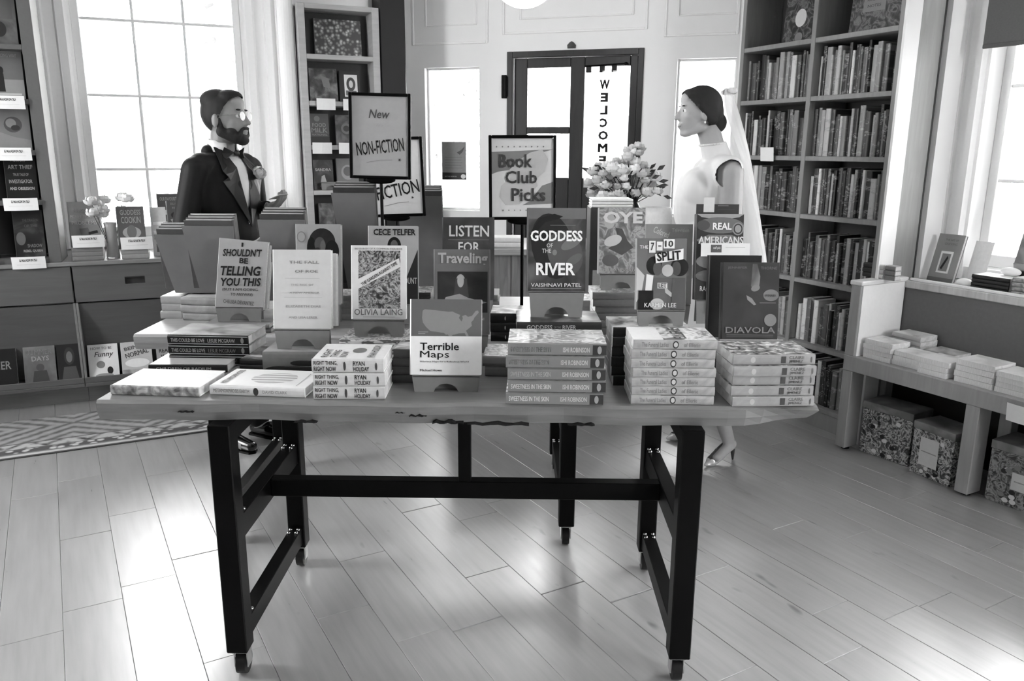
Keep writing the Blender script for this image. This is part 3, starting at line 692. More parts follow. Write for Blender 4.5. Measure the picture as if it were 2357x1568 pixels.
# --- front row, from one end of the live-edge table to the other
px_stack((257, 908), (460, 914), T0, 1, .026, .165, 'pale clothbound book with a mottled spine lying flat', 'at the table corner', M(.90, .45, var=.03), P('blotch', .35, .85, 45, .5, 2.0))
bb = P('blotch', .50, .75, 20, .4, 3.0, mid=.62)
px_stack((344, 856), (524, 857), T0, 1, .022, .15, 'grey hardcover with a dark spine lying flat', 'behind the pale mottled one', M(.66, .35), M(.10, .4), spine_items=[('t', 'CHILDREN OF RADIUM', .1, .3, .8, .7, .75)])
dk = [('r', 0, .0, 1, .14, .78), ('r', 0, .86, 1, 1, .78), ('t', 'THIS COULD BE LOVE', .04, .34, .46, .72, .60), ('t', 'LESLIE MCGRAW', .50, .34, .84, .72, .60), ('e', .93, .5, .02, .3, .5)]
px_stack((394, 838), (578, 841), T0, 3, .030, .160, 'dark-spined hardcover with pale edge bands', 'beneath the felt-pen title book', P('blotch', .3, .8, 7, .25, 4.0, mid=.62), M(.07, .4), spine_items=dk, jit=.003, jr=.5)
px_stack((485, 908), (703, 916), T0, 1, .026, .165, 'white hardcover with a grey oval on its cover', 'on the front edge of the table', M(.90, .4, var=.02), M(.86, .4),
         top_items=[('e', .5, .56, .30, .24, P('stripes', .62, .86, 14, .5, 1.0), 8), ('t', 'METAMORPHOSIS', .12, .07, .9, .14, .6), ('r', .1, .88, .8, .89, .7)],
         spine_items=[('t', 'METAMORPHOSIS EARTH', .04, .3, .42, .68, .55), ('e', .49, .5, .028, .42, .25), ('t', 'DAVID CLARK', .56, .34, .82, .66, .6)])
px_stack((553, 852), (722, 856), T0, 2, .016, .16, 'dark photographic paperback with a white label', 'behind the white oval-cover book', P('blotch', .08, .75, 16, .3, 5.0, mid=.3), M(.12, .4), hard=False, jit=.003,
         top_items=[('r', .35, .3, .75, .52, .88)])
ri = [('t', 'RIGHT THING,', .03, .12, .36, .46, .08), ('t', 'RIGHT NOW', .03, .54, .34, .88, .08), ('e', .46, .5, .018, .34, .3), ('t', 'RYAN', .58, .12, .74, .46, .10), ('t', 'HOLIDAY', .58, .54, .80, .88, .10), ('e', .90, .5, .014, .3, .3)]
rt = [('t', 'RIGHT', .1, .1, .6, .2, .2), ('t', 'THING', .1, .23, .55, .33, .2), ('t', 'NOW', .1, .36, .45, .46, .2), ('e', .55, .58, .16, .1, .45), ('t', 'RYAN HOLIDAY', .1, .75, .9, .86, .2)]
RJ = dict(spine_items=ri, jit=.003, jr=.7)
px_stack((724, 919), (888, 920), T0, 3, .0355, .165, 'cream hardcover with two-line black spine lettering', 'beside the map book', M(.86, .5), M(.80, .5), top_items=rt, **RJ)
sw = [('r', .0, 0, .86, 1, .50), ('r', .86, 0, 1, 1, .22), ('t', 'SWEETNESS IN THE SKIN', .03, .30, .44, .70, .86), ('t', 'ISHI ROBINSON', .56, .30, .83, .70, .80), ('e', .93, .5, .022, .33, .62)]
swc = [('m',)] and [('r', 0, 0, 1, 1, P('floral', .45, .92, 14, .35, 6.0, mid=.7)), ('t', 'SWEETNESS', .12, .08, .9, .3, .93), ('t', 'IN THE SKIN', .15, .36, .85, .55, .93), ('t', 'ISHI ROBINSON', .1, .8, .9, .9, .9)]
zE = px_stack((1167, 929), (1390, 932), T0, 5, .0317, .160, 'mid-grey hardcover with white two-part spine lettering', 'in the middle of the front row', P('floral', .5, .9, 20, .35, 6.5, mid=.7), M(.50, .4), top_items=swc, spine_items=sw, jit=.004, jr=.8)
fs = [('t', 'The Funeral Ladies', .10, .25, .42, .75, .50), ('e', .505, .5, .036, .42, .20), ('e', .505, .5, .025, .28, .78), ('t', 'of Ellerie', .60, .28, .80, .74, .52)]
px_stack((1451, 930), (1641, 932), T0, 7, .0236, .150, 'light paperback with oval spine emblem', 'in front of the bowling novel', P('floral', .5, .95, 16, .3, 7.0, mid=.86), P('blotch', .60, .72, 30, .5, 7.5), hard=False, spine_items=fs, jit=.004, jr=.9,
         top_items=[('r', 0, .0, .98, .36, .93), ('t', 'ELLERIE', .1, .5, .9, .65, .35)])
gs = [('e', .24, .5, .03, .3, .72), ('r', .58, .16, .64, .84, .28), ('t', 'CLAIRE', .68, .12, .86, .44, .42), ('t', 'JIMENEZ', .68, .54, .85, .86, .42), ('e', .95, .5, .01, .3, .4)]
px_stack((1679, 935), (1867, 934), T0, 5, .0262, .150, 'grey paperback with square spine mark', 'under the dark embracing-figure novel', P('blotch', .12, .92, 48, .4, 8.0), P('blotch', .55, .62, 30, .5, 8.5), hard=False, spine_items=gs, jit=.007, jr=1.6,
         pages=PAGES)
# --- map book on its stand
us = [(.10,.155),(.13,.13),(.30,.145),(.50,.17),(.56,.165),(.63,.20),(.68,.22),(.66,.27),(.70,.33),(.72,.28),(.71,.24),(.76,.22),(.80,.25),(.86,.235),(.92,.15),(.955,.145),(.965,.18),(.93,.225),(.90,.26),(.885,.30),(.85,.34),(.86,.40),(.80,.455),(.77,.48),(.81,.56),(.80,.60),(.775,.575),(.75,.52),(.66,.525),(.60,.545),(.565,.55),(.525,.60),(.49,.545),(.46,.55),(.43,.52),(.38,.515),(.31,.50),(.22,.49),(.15,.42),(.105,.35),(.09,.27)]
usf = [(.07+x*.92, .03+y*.80) for x, y in us]
MAPB = [('r', 0, 0, 1, .49, .40), ('p', usf, .54), ('r', .10, .43, .24, .438, .65), ('r', .10, .452, .2, .46, .65), ('r', 0, .49, 1, 1, .93),
        ('t', 'Terrible', .13, .575, .68, .675, .06, {'b': .014}), ('t', 'Maps', .13, .685, .54, .80, .06, {'b': 0}), ('t', 'Hilarious Maps for a Ridiculous World', .13, .815, .82, .84, .3), ('t', 'Michael Howe', .13, .925, .44, .955, .15)]
standing('grey and white map humour book with a country outline on its cover', 946, 1108, 689, 863, 2.075, M(.93, .5), MAPB, tilt=13, t=.02, ez=907)
# --- second row on stands
GOD = [('r', 0, 0, 1, 1, P('blotch', .13, .42, 11, .35, 9.0, mid=.24)), ('r', .0, .0, 1, .13, .42), ('e', .42, .46, .36, .40, .15, 12), ('e', .64, .54, .30, .28, .34, 20), ('p', [(.05, .28), (.2, .12), (.45, .07), (.6, .1), (.5, .14), (.3, .17), (.12, .30)], .10),
       ('r', .38, .205, .82, .21, .5), ('t', 'GODDESS', .04, .27, .94, .40, .96, {'b': .028}), ('t', 'OF', .32, .425, .43, .475, .8), ('t', 'THE', .24, .49, .40, .54, .8), ('e', .46, .535, .04, .035, .5),
       ('e', .75, .42, .2, .06, .45, 30), ('e', .8, .62, .16, .05, .40, 35), ('t', 'RIVER', .14, .66, .82, .81, .96, {'b': .028}), ('t', 'VAISHNAVI PATEL', .05, .905, .93, .95, .85), ('r', .05, .965, .93, .972, .6)]
gx0, gx1, gz, gh, gzf = standing('dark novel with large white goddess title standing tallest at the centre', 1215, 1347, 479, 670, 2.22, M(.22, .4), GOD, tilt=10, t=.03, ez=730, spine=M(.22))
def fill(xc, yf, z1, n, h, w, what, where, cov, spine, **k):
    t = (z1 - T0)/n - .0010
    return stack(xc, yf, T0, n, h, w, t, what, where, cov, spine, **k)
gsp = [('t', 'GODDESS', .12, .3, .42, .72, .70), ('t', 'OF THE', .44, .4, .52, .62, .5), ('t', 'RIVER', .54, .3, .70, .72, .70)]
fill(.130, 2.155, gzf-.0005, 6, .236, .160, 'dark novel with grey title lettering on its spine', 'below the goddess novel', P('blotch', .14, .7, 14, .3, 10.0, mid=.3), M(.18, .4), spine_items=gsp, jit=.003, jr=.6)
SPL = [('r', 0, 0, 1, 1, .44), ('p', [(0, .40), (.16, .52), (.10, .78), (0, .9)], .78), ('e', .35, .38, .16, .13, .10), ('e', .42, .42, .09, .1, .34), ('p', [(.2, .5), (.34, .52), (.30, .8), (.17, .8)], .9), ('e', .86, .40, .18, .13, .10), ('e', .80, .42, .09, .10, .30),
       ('e', .62, .45, .115, .085, .72), ('p', [(.34, .55), (.74, .55), (.72, .98), (.30, .98)], .38), ('r', .42, .62, .62, .70, .85), ('t', 'LET', .44, .63, .60, .69, .15), ('p', [(.56, .66), (.64, .72), (.74, .78), (.70, .82), (.58, .76)], .7), ('r', .04, .73, .34, 1, .06), ('e', .42, .92, .14, .08, .72, 0), ('p', [(.72, .55), (.98, .55), (.98, 1), (.70, 1)], .33),
       ('t', 'THE', .05, .10, .22, .145, .93), ('r', .24, .035, .37, .20, .92), ('t', '7', .27, .06, .34, .17, .15), ('r', .39, .045, .51, .17, .92), ('t', '-', .42, .10, .48, .115, .15), ('r', .53, .01, .75, .14, .92), ('t', '10', .56, .03, .72, .12, .15),
       ('p', [(.36, .22), (.93, .14), (.93, .29), (.38, .35)], .92), ('t', 'SPLIT', .40, .18, .88, .31, .10, {'rot': 5, 'b': .025}), ('t', 'KARMEN LEE', .16, .905, .80, .965, .96, {'b': .025})]
sx0, sx1, sz, sh, szf = standing('bowling romance novel with two figures and a ball on its cover', 1464, 1578, 549, 713, 2.155, M(.6, .4), SPL, tilt=10, t=.022, ez=750, hard=False)
fill(.385, 2.135, szf-.0005, 6, .212, .150, 'black-spined paperback with a splashed pale cover', 'behind the oval-emblem stack', P('blotch', .15, .95, 22, .3, 11.0, mid=.75), M(.10, .4), hard=False, jit=.005, jr=1.2)
DIA = [('r', 0, 0, 1, 1, P('blotch', .17, .27, 6, .3, 12.0)), ('p', [(.52, .02), (.60, .02), (.66, .18), (.64, .34), (.54, .36), (.50, .30)], P('blotch', .3, .62, 12, .4, 12.5)), ('e', .58, .33, .08, .04, .5, 20), ('p', [(.42, .42), (.52, .46), (.60, .54), (.56, .55), (.44, .48)], .55),
       ('e', .86, .42, .14, .075, .46), ('t', 'WINNER', .75, .41, .95, .44, .3), ('r', .66, .515, .95, .522, .5), ('e', .86, .74, .11, .08, .5, 30), ('t', 'JENNIFER', .07, .055, .42, .09, .42), ('t', 'THORNE', .66, .055, .95, .09, .42),
       ('t', 'DIAVOLA', .06, .83, .95, .91, .50), ('r', .08, .93, .92, .936, .45), ('r', .08, .955, .92, .959, .42)]
dx0, dx1, dz, dh, dzf = standing('dark grey thriller with a shadowy embracing figure on its cover', 1661, 1789, 604, 783, 2.16, M(.20, .35), DIA, tilt=9, t=.028, ez=None)
zl = dz
e_ = thing('book_easel', 'clear lipped stand holding the dark shadowy-figure thriller', 'book stand', Matrix.Translation(((dx0+dx1)/2, 2.16, dz-.03)))
m = MB(); m.bbox(-.088, .088, -.016, .04, .024, .0285, .001); m.bbox(-.088, .088, -.018, -.014, .020, .036, .001); m.obj('ledge', M(.62, .3), e_)
m = MB(); m.bbox(-.07, .07, .03, .034, 0, .024, .001); m.bbox(-.07, .07, -.01, .06, 0, .003, .001); m.obj('foot', M(.5, .4), e_)
fill(.662, 2.135, dz-.0305, 5, .208, .145, 'grey paperback', 'hidden behind the square-marked grey stack', M(.5), M(.55), hard=False)
# pale plain-covered book
ROE = [('r', 0, 0, 1, 1, .82), ('t', 'THE FALL', .28, .14, .80, .175, .55), ('t', 'OF ROE', .38, .255, .78, .29, .52), ('r', .2, .36, .8, .363, .66), ('t', 'THE RISE OF', .30, .43, .70, .455, .66), ('t', 'A NEW AMERICA', .28, .53, .80, .555, .66), ('r', .18, .60, .84, .603, .68),
       ('t', 'ELIZABETH DIAS', .22, .70, .82, .73, .62), ('t', 'AND LISA LERER', .26, .84, .76, .87, .62), ('r', .60, 0, 1, 1, .86)]
rx0, rx1, rz_, rh, rzf = standing('plain pale hardcover with faint widely spaced type on a stand', 631, 763, 575, 757, 2.30, M(.84, .5), ROE[:-1], tilt=10, t=.026, ez=803)
standing('second pale hardcover tucked behind the plain pale one', 646, 776, 583, 764, 2.335, M(.88, .5), None, tilt=10, t=.024, z=rz_+.0005)
fill((rx0+rx1)/2, 2.262, rzf-.0005, 1, .225, .155, 'thin grey hardcover supporting a book stand', 'behind the white label paperback', M(.62, .4), M(.5))
LAI = [('r', 0, 0, 1, 1, .86), ('r', .12, .07, .90, .855, P('floral', .18, .74, 42, .4, 13.0, mid=.42)), ('p', [(.10, .46), (.88, .17), (.90, .29), (.12, .585)], .86), ('t', 'THE GARDEN AGAINST TIME', .12, .36, .90, .405, .18, {'rot': 32, 'b': .02}),
       ('t', 'IN SEARCH OF A COMMON PARADISE', .06, .035, .94, .06, .5), ('r', .0, .855, 1, .975, .84), ('t', 'OLIVIA LAING', .04, .86, .94, .945, .45), ('r', .2, .965, .8, .972, .6)]
lx0, lx1, lz, lh, lzf = standing('white-bordered garden book with a diagonal title band over flowers', 811, 934, 565, 735, 2.28, M(.86, .5), LAI, tilt=10, t=.026, ez=774)
fill((lx0+lx1)/2+.01, 2.235, lzf-.0005, 3, .232, .155, 'pale hardcover with a flowered cover', 'under the garden book stand', P('floral', .4, .85, 20, .5, 14.0), P('print', .35, .80, 160, .5, 2, (1, 1, .3)), jit=.004)
TRA = [('r', 0, 0, 1, 1, .42), ('t', 'Traveling', .06, .04, .96, .20, .66, {'b': .03}), ('r', .05, .26, .96, .74, P('blotch', .05, .22, 9, .4, 15.0)), ('e', .47, .38, .085, .09, .62), ('p', [(.38, .34), (.58, .34), (.62, .56), (.34, .56)], .28), ('e', .47, .37, .06, .075, .66), ('p', [(.20, .56), (.45, .52), (.62, .57), (.95, .62), (.62, .68), (.25, .73), (.12, .68)], .58), ('e', .72, .66, .1, .04, .5),
       ('t', 'ON THE PATH OF JONI', .1, .80, .9, .84, .7), ('t', 'ANN POWERS', .2, .89, .8, .94, .8)]
tx0, tx1, tz, th_, tzf = standing('grey songwriter biography with a guitar player photograph above the map book', 1001, 1127, 574, 770, 2.335, M(.42, .4), TRA, tilt=8, t=.035, ez=812)
# low stacks seen between the second-row stands
px_stack((1113, 866), (1215, 868), T0, 2, .030, .15, 'mid-grey hardcover with small white spine type', 'between the map book and the centre stack', P('floral', .5, .9, 20, .4, 16.0), M(.42, .4), spine_items=[('t', 'THE DAMASCUS', .6, .3, .9, .7, .7)])
px_stack((905, 882), (960, 883), T0, 4, .024, .15, 'dark grey paperback', 'tucked behind the cream spine-lettered books', P('blotch', .4, .9, 20, .4, 17.0), M(.28), hard=False)
# dark star book
STA = [('r', 0, 0, 1, 1, P('blotch', .06, .14, 10, .3, 18.0)), ('t', 'S T A R', .35, .20, 1.3, .26, .85), ('e', .85, .40, .26, .045, .93), ('e', .98, .38, .20, .035, .09), ('t', 'KR', .62, .80, .98, .85, .7)]
STA = [('r', 0, 0, 1, 1, P('blotch', .06, .14, 10, .3, 18.0)), ('t', 'STAR', .28, .20, .88, .255, .85), ('t', 'CROSS', .22, .36, .92, .43, .93, {'b': .03}), ('t', 'KRISTY', .30, .80, .85, .85, .6)]
ax0, ax1, az, ah, azf = standing('near-black novel with small white capitals overlapped by the dark thriller', 1628, 1745, 588, 800, 2.335, M(.09, .3), STA, tilt=7, t=.03, ez=840)

# --- items standing on the second table
HOW = [('r', 0, 0, 1, 1, .62), ('t', 'I', .46, .04, .50, .10, .12), ('t', "SHOULDN'T", .08, .13, .90, .24, .10, {'rot': 4, 'b': .03, 'i': .2}), ('t', 'BE', .44, .26, .62, .34, .10, {'b': .03}), ('t', 'TELLING', .06, .38, .90, .52, .10, {'rot': 4, 'b': .03, 'i': .2}), ('t', 'YOU THIS', .08, .55, .92, .67, .10, {'rot': 5, 'b': .03, 'i': .2}),
       ('t', '(BUT I AM GOING', .12, .70, .86, .75, .30, {'rot': 4}), ('t', 'TO ANYWAY)', .30, .77, .76, .82, .30, {'rot': 4}), ('t', 'CHELSEA DEVANTEZ', .16, .88, .80, .935, .36)]
hx0, hx1, hz, hh, hzf = standing('grey book with a scrawled felt-pen title leaning on a stand', 496, 606, 547, 706, 2.80, M(.62, .5), HOW, tilt=9, t=.026, ez=740, lean=5)
standing('copy of the felt-pen title book tucked behind its twin', 508, 616, 553, 708, 2.834, M(.78, .5), None, tilt=9, t=.022, z=hz+.0005, lean=5)
T2 = .8105
def fill2(xc, yf, z1, n, h, w, what, where, cov, spine, **k):
    t = (z1 - T2)/n - .0010
    return stack(xc, yf, T2, n, h, w, t, what, where, cov, spine, **k)
fill2((hx0+hx1)/2, 2.76, hzf-.0005, 2, .23, .155, 'grey hardcover', 'under the felt-pen title book stand', M(.5), M(.4))
px_stack((420, 737), (512, 740), T2, 3, .029, .16, 'hardcover with pale page edge and rounded spine', 'near the felt-pen title book', M(.80, .4), P('blotch', .50, .62, 20, .5, 19.0), jit=.004, jr=.6)
px_stack((372, 733), (420, 733), T2, 3, .028, .15, 'white-topped small book with fluted page ends', 'at the corner of the second table', M(.88, .5), M(.62), hard=False, jit=.004)
WOM = [('r', 0, 0, 1, 1, .60), ('e', .58, .23, .30, .18, P('blotch', .03, .12, 30, .4, 20.0)), ('e', .80, .34, .16, .14, .06), ('e', .34, .30, .10, .14, .06), ('e', .53, .25, .12, .09, .30), ('e', .60, .27, .06, .07, .38), ('e', .48, .31, .05, .02, .16), ('p', [(.26, .46), (.40, .37), (.62, .36), (.80, .44), (.9, 1), (.2, 1)], .78), ('e', .12, .16, .10, .07, .48), ('e', .12, .16, .08, .055, .6)]
wx0, wx1, wz, wh, wzf = standing('light grey book with a dark-haired woman drawn on its cover', 684, 786, 516, 700, 2.80, M(.60, .5), WOM, tilt=9, t=.030, ez=745)
CEC = [('r', 0, 0, 1, 1, .64), ('t', 'CECE TELFER', .10, .04, .96, .12, .12, {'b': .03}), ('e', .52, .26, .14, .12, .08), ('e', .52, .25, .075, .07, .35), ('p', [(.36, .36), (.68, .36), (.85, .9), (.2, .9)], .3), ('p', [(.55, 1), (1, .30), (1, 1)], .14), ('t', 'MAKE IT COUNT', .3, .66, .98, .74, .8)]
cx0, cx1, cz, ch, czf = standing('athlete memoir with a name in dark capitals behind the garden book', 850, 962, 520, 700, 2.80, M(.64, .5), CEC, tilt=9, t=.030, ez=745)
LIS = [('r', 0, 0, 1, 1, P('blotch', .16, .30, 9, .4, 21.0)), ('t', 'LISTEN', .12, .10, .90, .235, .78, {'b': .015}), ('t', 'FOR', .30, .30, .72, .42, .78, {'b': .015}), ('t', 'THE LIE', .10, .50, .90, .62, .78, {'b': .015}), ('r', .1, .27, .9, .275, .5), ('e', .5, .8, .3, .12, .12)]
ix0, ix1, iz, ih, izf = standing('dark novel with three lines of pale serif title above the biography', 1020, 1137, 500, 690, 2.82, M(.2, .4), LIS, tilt=9, t=.030, ez=740)
OYE = [('r', 0, 0, 1, 1, P('floral', .38, .66, 16, .4, 22.0, mid=.5)), ('t', 'OYE', .08, .06, .94, .24, .80, {'b': .04}), ('e', .22, .2, .12, .12, .66), ('p', [(.35, .30), (.5, .32), (.62, .5), (.75, .6), (.5, .72), (.2, .62), (.42, .5)], .30), ('e', .3, .5, .2, .08, .75, 20), ('e', .25, .8, .18, .09, .36), ('t', 'MELISSA MOGOLLON', .1, .93, .9, .965, .75)]
ox0, ox1, oz, oh, ozf = standing('grey patterned novel with huge three-letter outlined title beside the goddess book', 1378, 1483, 478, 630, 2.80, M(.5, .4), OYE, tilt=9, t=.030, ez=668, hard=True)
fill2((ox0+ox1)/2, 2.76, ozf-.0005, 6, .20, .15, 'mid-grey paperback', 'under the three-letter title novel', P('floral', .5, .85, 20, .4, 23.0), M(.40), hard=False, jit=.008)
SCR = [('r', 0, 0, 1, 1, .54), ('t', 'Colored', .15, .06, .5, .14, .75, {'rot': -22}), ('t', 'Television', .55, .05, .92, .10, .7), ('p', [(.1, .2), (.6, .3), (.6, .34), (.1, .24)], .7), ('e', .5, .7, .3, .2, .4)]
standing('mid-grey novel with a slanted script title peeking above the bowling romance', 1484, 1590, 516, 700, 2.90, M(.54, .4), SCR, tilt=8, t=.03, ez=745)
REA = [('r', 0, 0, 1, 1, .18), ('p', [(0, 0), (1, 0), (.9, .035), (.7, .052), (.5, .058), (.3, .052), (.1, .035)], .62), ('e', .5, .13, .5, .095, .42), ('e', .14, .13, .14, .06, .30), ('t', 'REAL', .34, .10, .74, .18, .94, {'b': .03}), ('e', .88, .17, .12, .075, .55), ('e', .88, .17, .095, .06, .2), ('e', .88, .17, .07, .045, .6), ('p', [(0, .30), (.25, .24), (.75, .24), (1, .30), (.9, .36), (.1, .36)], .45), ('t', 'AMERICANS', .04, .26, 1.0, .345, .96, {'b': .03}),
       ('e', .5, .55, .5, .10, .46), ('e', .3, .72, .3, .07, .36), ('t', 'RACHEL KHONG', .1, .84, .9, .9, .8)]
qx0, qx1, qz, qh, qzf = standing('dark novel with interlocking ovals and white two-line title by the veil', 1599, 1706, 493, 690, 2.80, M(.2, .4), REA, tilt=8, t=.03, ez=745)
r = thing('shelf_talker', 'white review card clipped in front of the interlocking-ovals novel', 'card', Matrix.Translation((qx0+.004, 2.765, atY(1600, 590, 2.765).z)) @ Matrix.Rotation(R(-8), 4, 'X'))
MB().box(0, .17, 0, .001, 0, .046).obj('card_sheet', CARD, r); art([('r', .2, .12, .42, .7, .35), ('t', 'staff pick', .25, .25, .4, .5, .9), ('r', .5, .3, .9, .34, .7)], .17, .046, r)
# stand carrying the card, reaching up from the table
MB().box(.07, .10, .0015, .003, -.20, .03).obj('card_stem', M(.75, .3), r)
r = thing('sign_card', 'small dark card with a white square standing above the ovals novel', 'card', Matrix.Translation((atY(1602, 500, 2.92).x, 2.92, atY(1602, 500, 2.92).z)) @ Matrix.Rotation(R(-5), 4, 'X'))
MB().box(0, .155, 0, .002, -.03, .047).obj('card_sheet', M(.22, .4), r); art([('r', .17, -.5, .42, .62, .85), ('r', .5, .1, .75, .14, .6), ('r', .5, .4, .9, .41, .4)], .155, .047, r)
MB().box(.06, .09, .002, .004, -.37, .02).obj('card_stem', M(.2), r)
# black books in the gap beside the centre
px_stack((1128, 786), (1250, 788), T2, 3, .032, .15, 'black-spined hardcover', 'behind the goddess stack', P('blotch', .3, .9, 20, .4, 24.0), M(.05, .4), jit=.003, spine_items=[('e', .28, .5, .012, .22, .5)])
for i, (xa, n, t, g, g2) in enumerate([(-.62, 4, .024, .55, .7), (-.16, 4, .026, .45, .6), (.33, 3, .028, .6, .3), (-.42, 5, .022, .3, .8)]):
    fill2(xa, 2.98, T2+n*t, n, .21, .15, ['pale paperback', 'grey paperback', 'light paperback', 'dark paperback'][i], ['under the woman-drawing book', 'between the athlete memoir and biography', 'near the ovals novel', 'near the athlete memoir'][i], P('floral', .4, .9, 22, .4, 25.0+i), M(g), hard=False)

# ============================================================ SIGNS AND STAND BACKS ON THE SECOND TABLE
def sign(label, x0, x1, yt, yb, Y, items, sheet, rolls=0.0, base=T2, yaw=0.0, stem_x=None):
    a, b = atY(x0, yb, Y), atY(x1, yb, Y); top = atY((x0+x1)/2, yt, Y).z; zb = (a.z+b.z)/2; w = b.x-a.x; h = top-zb
    r = thing('sign_stand', label, 'sign', Matrix.Translation(((a.x+b.x)/2, Y, 0)) @ Matrix.Rotation(R(yaw), 4, 'Z'))
    M1 = Matrix.Translation((0, 0, zb)) @ Matrix.Rotation(R(rolls), 4, 'Y'); f = .011
    m = MB()
    for q in [(-w/2, -w/2+f, 0, h), (w/2-f, w/2, 0, h), (-w/2+f, w/2-f, 0, f), (-w/2+f, w/2-f, h-f, h)]: m.bbox(q[0], q[1], -.008, .008, q[2], q[3], .002, 0, M1)
    m.obj('frame', BLACK, r)
    sh = MB().box(0, w-2*f, 0, .003, 0, h-2*f).obj('sheet', sheet, r); sh.matrix_local = M1 @ Matrix.Translation((-w/2+f, 0, f))
    art(items, w-2*f, h-2*f, sh)
    sx = 0 if stem_x is None else stem_x
    MB().tube((sx, .010, base+.008), (sx, .010, zb+h*.4), .006).obj('stem', BLACK, r)
    MB().lathe([(.001, 0), (.075, 0), (.075, .004), (.012, .010), (.001, .010)], 28).obj('base', BLACK, r, (sx, .010, base))
    m = MB(); m.ell((sx, -.001, zb-.004), (.055, .006, .014), 18, 8); m.obj('clamp', BLACK, r)
    return r
st = lambda x, y, s, g: ('p', [(x+(s if i % 2 == 0 else s*.35)*math.cos(PI*i/5)*1.3, y+(s if i % 2 == 0 else s*.35)*math.sin(PI*i/5)) for i in range(10)], g)
NF = [('t', 'New', .30, .165, .68, .275, .30, {'i': .25}), ('t', 'in', .42, .34, .56, .375, .62, {'i': .3}), ('t', 'NON-FICTION', .07, .545, .93, .715, .12, {'rot': 7, 'b': .01}), ('p', [(.25, .83), (.5, .795), (.72, .79), (.72, .796), (.5, .801), (.25, .836)], .5), st(.85, .79, .028, .2)]
sign('black-framed non-fiction sign on a thin stem, tallest over the tables', 806, 946, 214, 412, 2.95, NF, M(.64, .5, var=.03), rolls=1.2)
FI = [('t', 'New', .30, .12, .68, .25, .3, {'i': .25}), ('t', 'FICTION', .16, .58, .95, .76, .10, {'rot': 10, 'b': .01}), ('p', [(.30, .885), (.55, .845), (.75, .835), (.75, .842), (.55, .852), (.30, .892)], .5), st(.82, .78, .026, .25)]
sign('black-framed fiction sign partly behind the non-fiction one', 843, 981, 316, 499, 3.12, FI, M(.80, .5, var=.03), rolls=-2.0)
BC = [('p', [(0, .17), (1, .14), (.62, .22), (.45, .28), (.28, .40), (.10, .42), (0, .45)], .50), ('p', [(1, .55), (.82, .60), (.74, .68), (.66, .78), (.5, .85), (1, .83)], .50), ('p', [(.62, .18), (.82, .14), (.92, .26), (.86, .42), (.72, .52), (.75, .60), (.62, .72), (.45, .84), (.22, .85), (.12, .74), (.16, .60), (.28, .50), (.26, .42), (.40, .30)], .72),
      ('t', 'Book', .12, .20, .66, .37, .24, {'b': .02}), ('t', 'Club', .22, .41, .74, .57, .24, {'b': .02}), ('t', 'Picks', .32, .63, .88, .80, .24, {'b': .02})] + [st(.08+.095*i, .105, .014, .35) for i in range(9)] + [st(.18+.095*i, .915, .013, .35) for i in range(8)]
sign('black-framed book club sign with a vase shape drawn behind the words', 1126, 1279, 311, 506, 2.90, BC, M(.82, .5, var=.03), rolls=-.5)

def back_stand(label, x0, x1, yt, yb, Y, taper=(.1, .25), nb=3, bshade=.30, what='book'):
    """a display stand seen from behind: tapering board toward us, books leaning on its far side"""
    a, b = atY(x0, yb, Y), atY(x1, yb, Y); k = ray((x0+x1)/2, yt); k = k.z/k.y; T = R(-9)
    w = b.x-a.x; zb = a.z; h = (H + k*Y - zb)/(math.cos(T)-k*math.sin(T))
    r = thing('display_stand', label, 'book stand', Matrix.Translation((a.x, Y, zb)))
    MB().prism([(w*taper[0], 0), (w*(1-taper[1]), 0), (w, h), (0, h)], 0, .005, 0, Matrix.Rotation(-T, 4, 'X')).obj('back_board', M(.42, .6, var=.06, scale=20), r, fix=True)
    MB().bbox(w*taper[0], w*(1-taper[1]), 0, .11, -.004, 0, .001).obj('base', M(.42, .6), r)
    for i in range(nb):
        m4 = Matrix.Translation((a.x, Y, zb)) @ Matrix.Rotation(-T, 4, 'X') @ Matrix.Translation((w*(.98-.02*i), .0065+.0245*(i+1)-.001, .012)) @ Matrix.Rotation(PI, 4, 'Z')
        bk = thing('hardcover_book', f'{["nearest", "middle", "farthest"][i]} upright book in the {what}', 'book', m4)
        book_parts(bk, w*(.94-.02*i), h+.008+.004*i, .0225, M(.55, .4), M(bshade), True, key=('bs', what, i), back=M(bshade, .4))
    return r
back_stand('tapering board stand nearest the window counter, seen from behind', 376, 500, 541, 672, 3.02, (.22, .05), what='low stand nearest the window counter')
back_stand('taller board stand seen from behind next to the felt-pen title book', 441, 556, 521, 672, 2.92, (.18, .1), what='tall stand by the felt-pen title book')
back_stand('plain board stand behind the woman-drawing book seen from behind', 614, 718, 507, 690, 2.90, (.05, .1), bshade=.26, what='stand behind the woman-drawing book')
back_stand('plain board stand below the non-fiction sign seen from behind', 779, 876, 445, 660, 3.02, (.22, .0), bshade=.22, what='stand below the non-fiction sign')
back_stand('plain board stand past the fiction sign seen from behind', 925, 1023, 452, 660, 3.22, (.05, .05), bshade=.30, what='stand past the fiction sign')
# books lying on the service counter and in front of it
CT = .9205
for x, n, g, wd in [(-.30, 3, .2, 'near the fiction sign'), (-.06, 2, .8, 'left by the book club sign')]:
    stack(x, 4.42, CT, n, .22, .15, .026, ['dark hardcover', 'white hardcover'][g > .5], 'on the service counter, behind the ' + ['biography', 'centre novel'][g > .5], M(g), M(g), jit=.012)
tp = Matrix.Translation((.455, 3.24, 0))
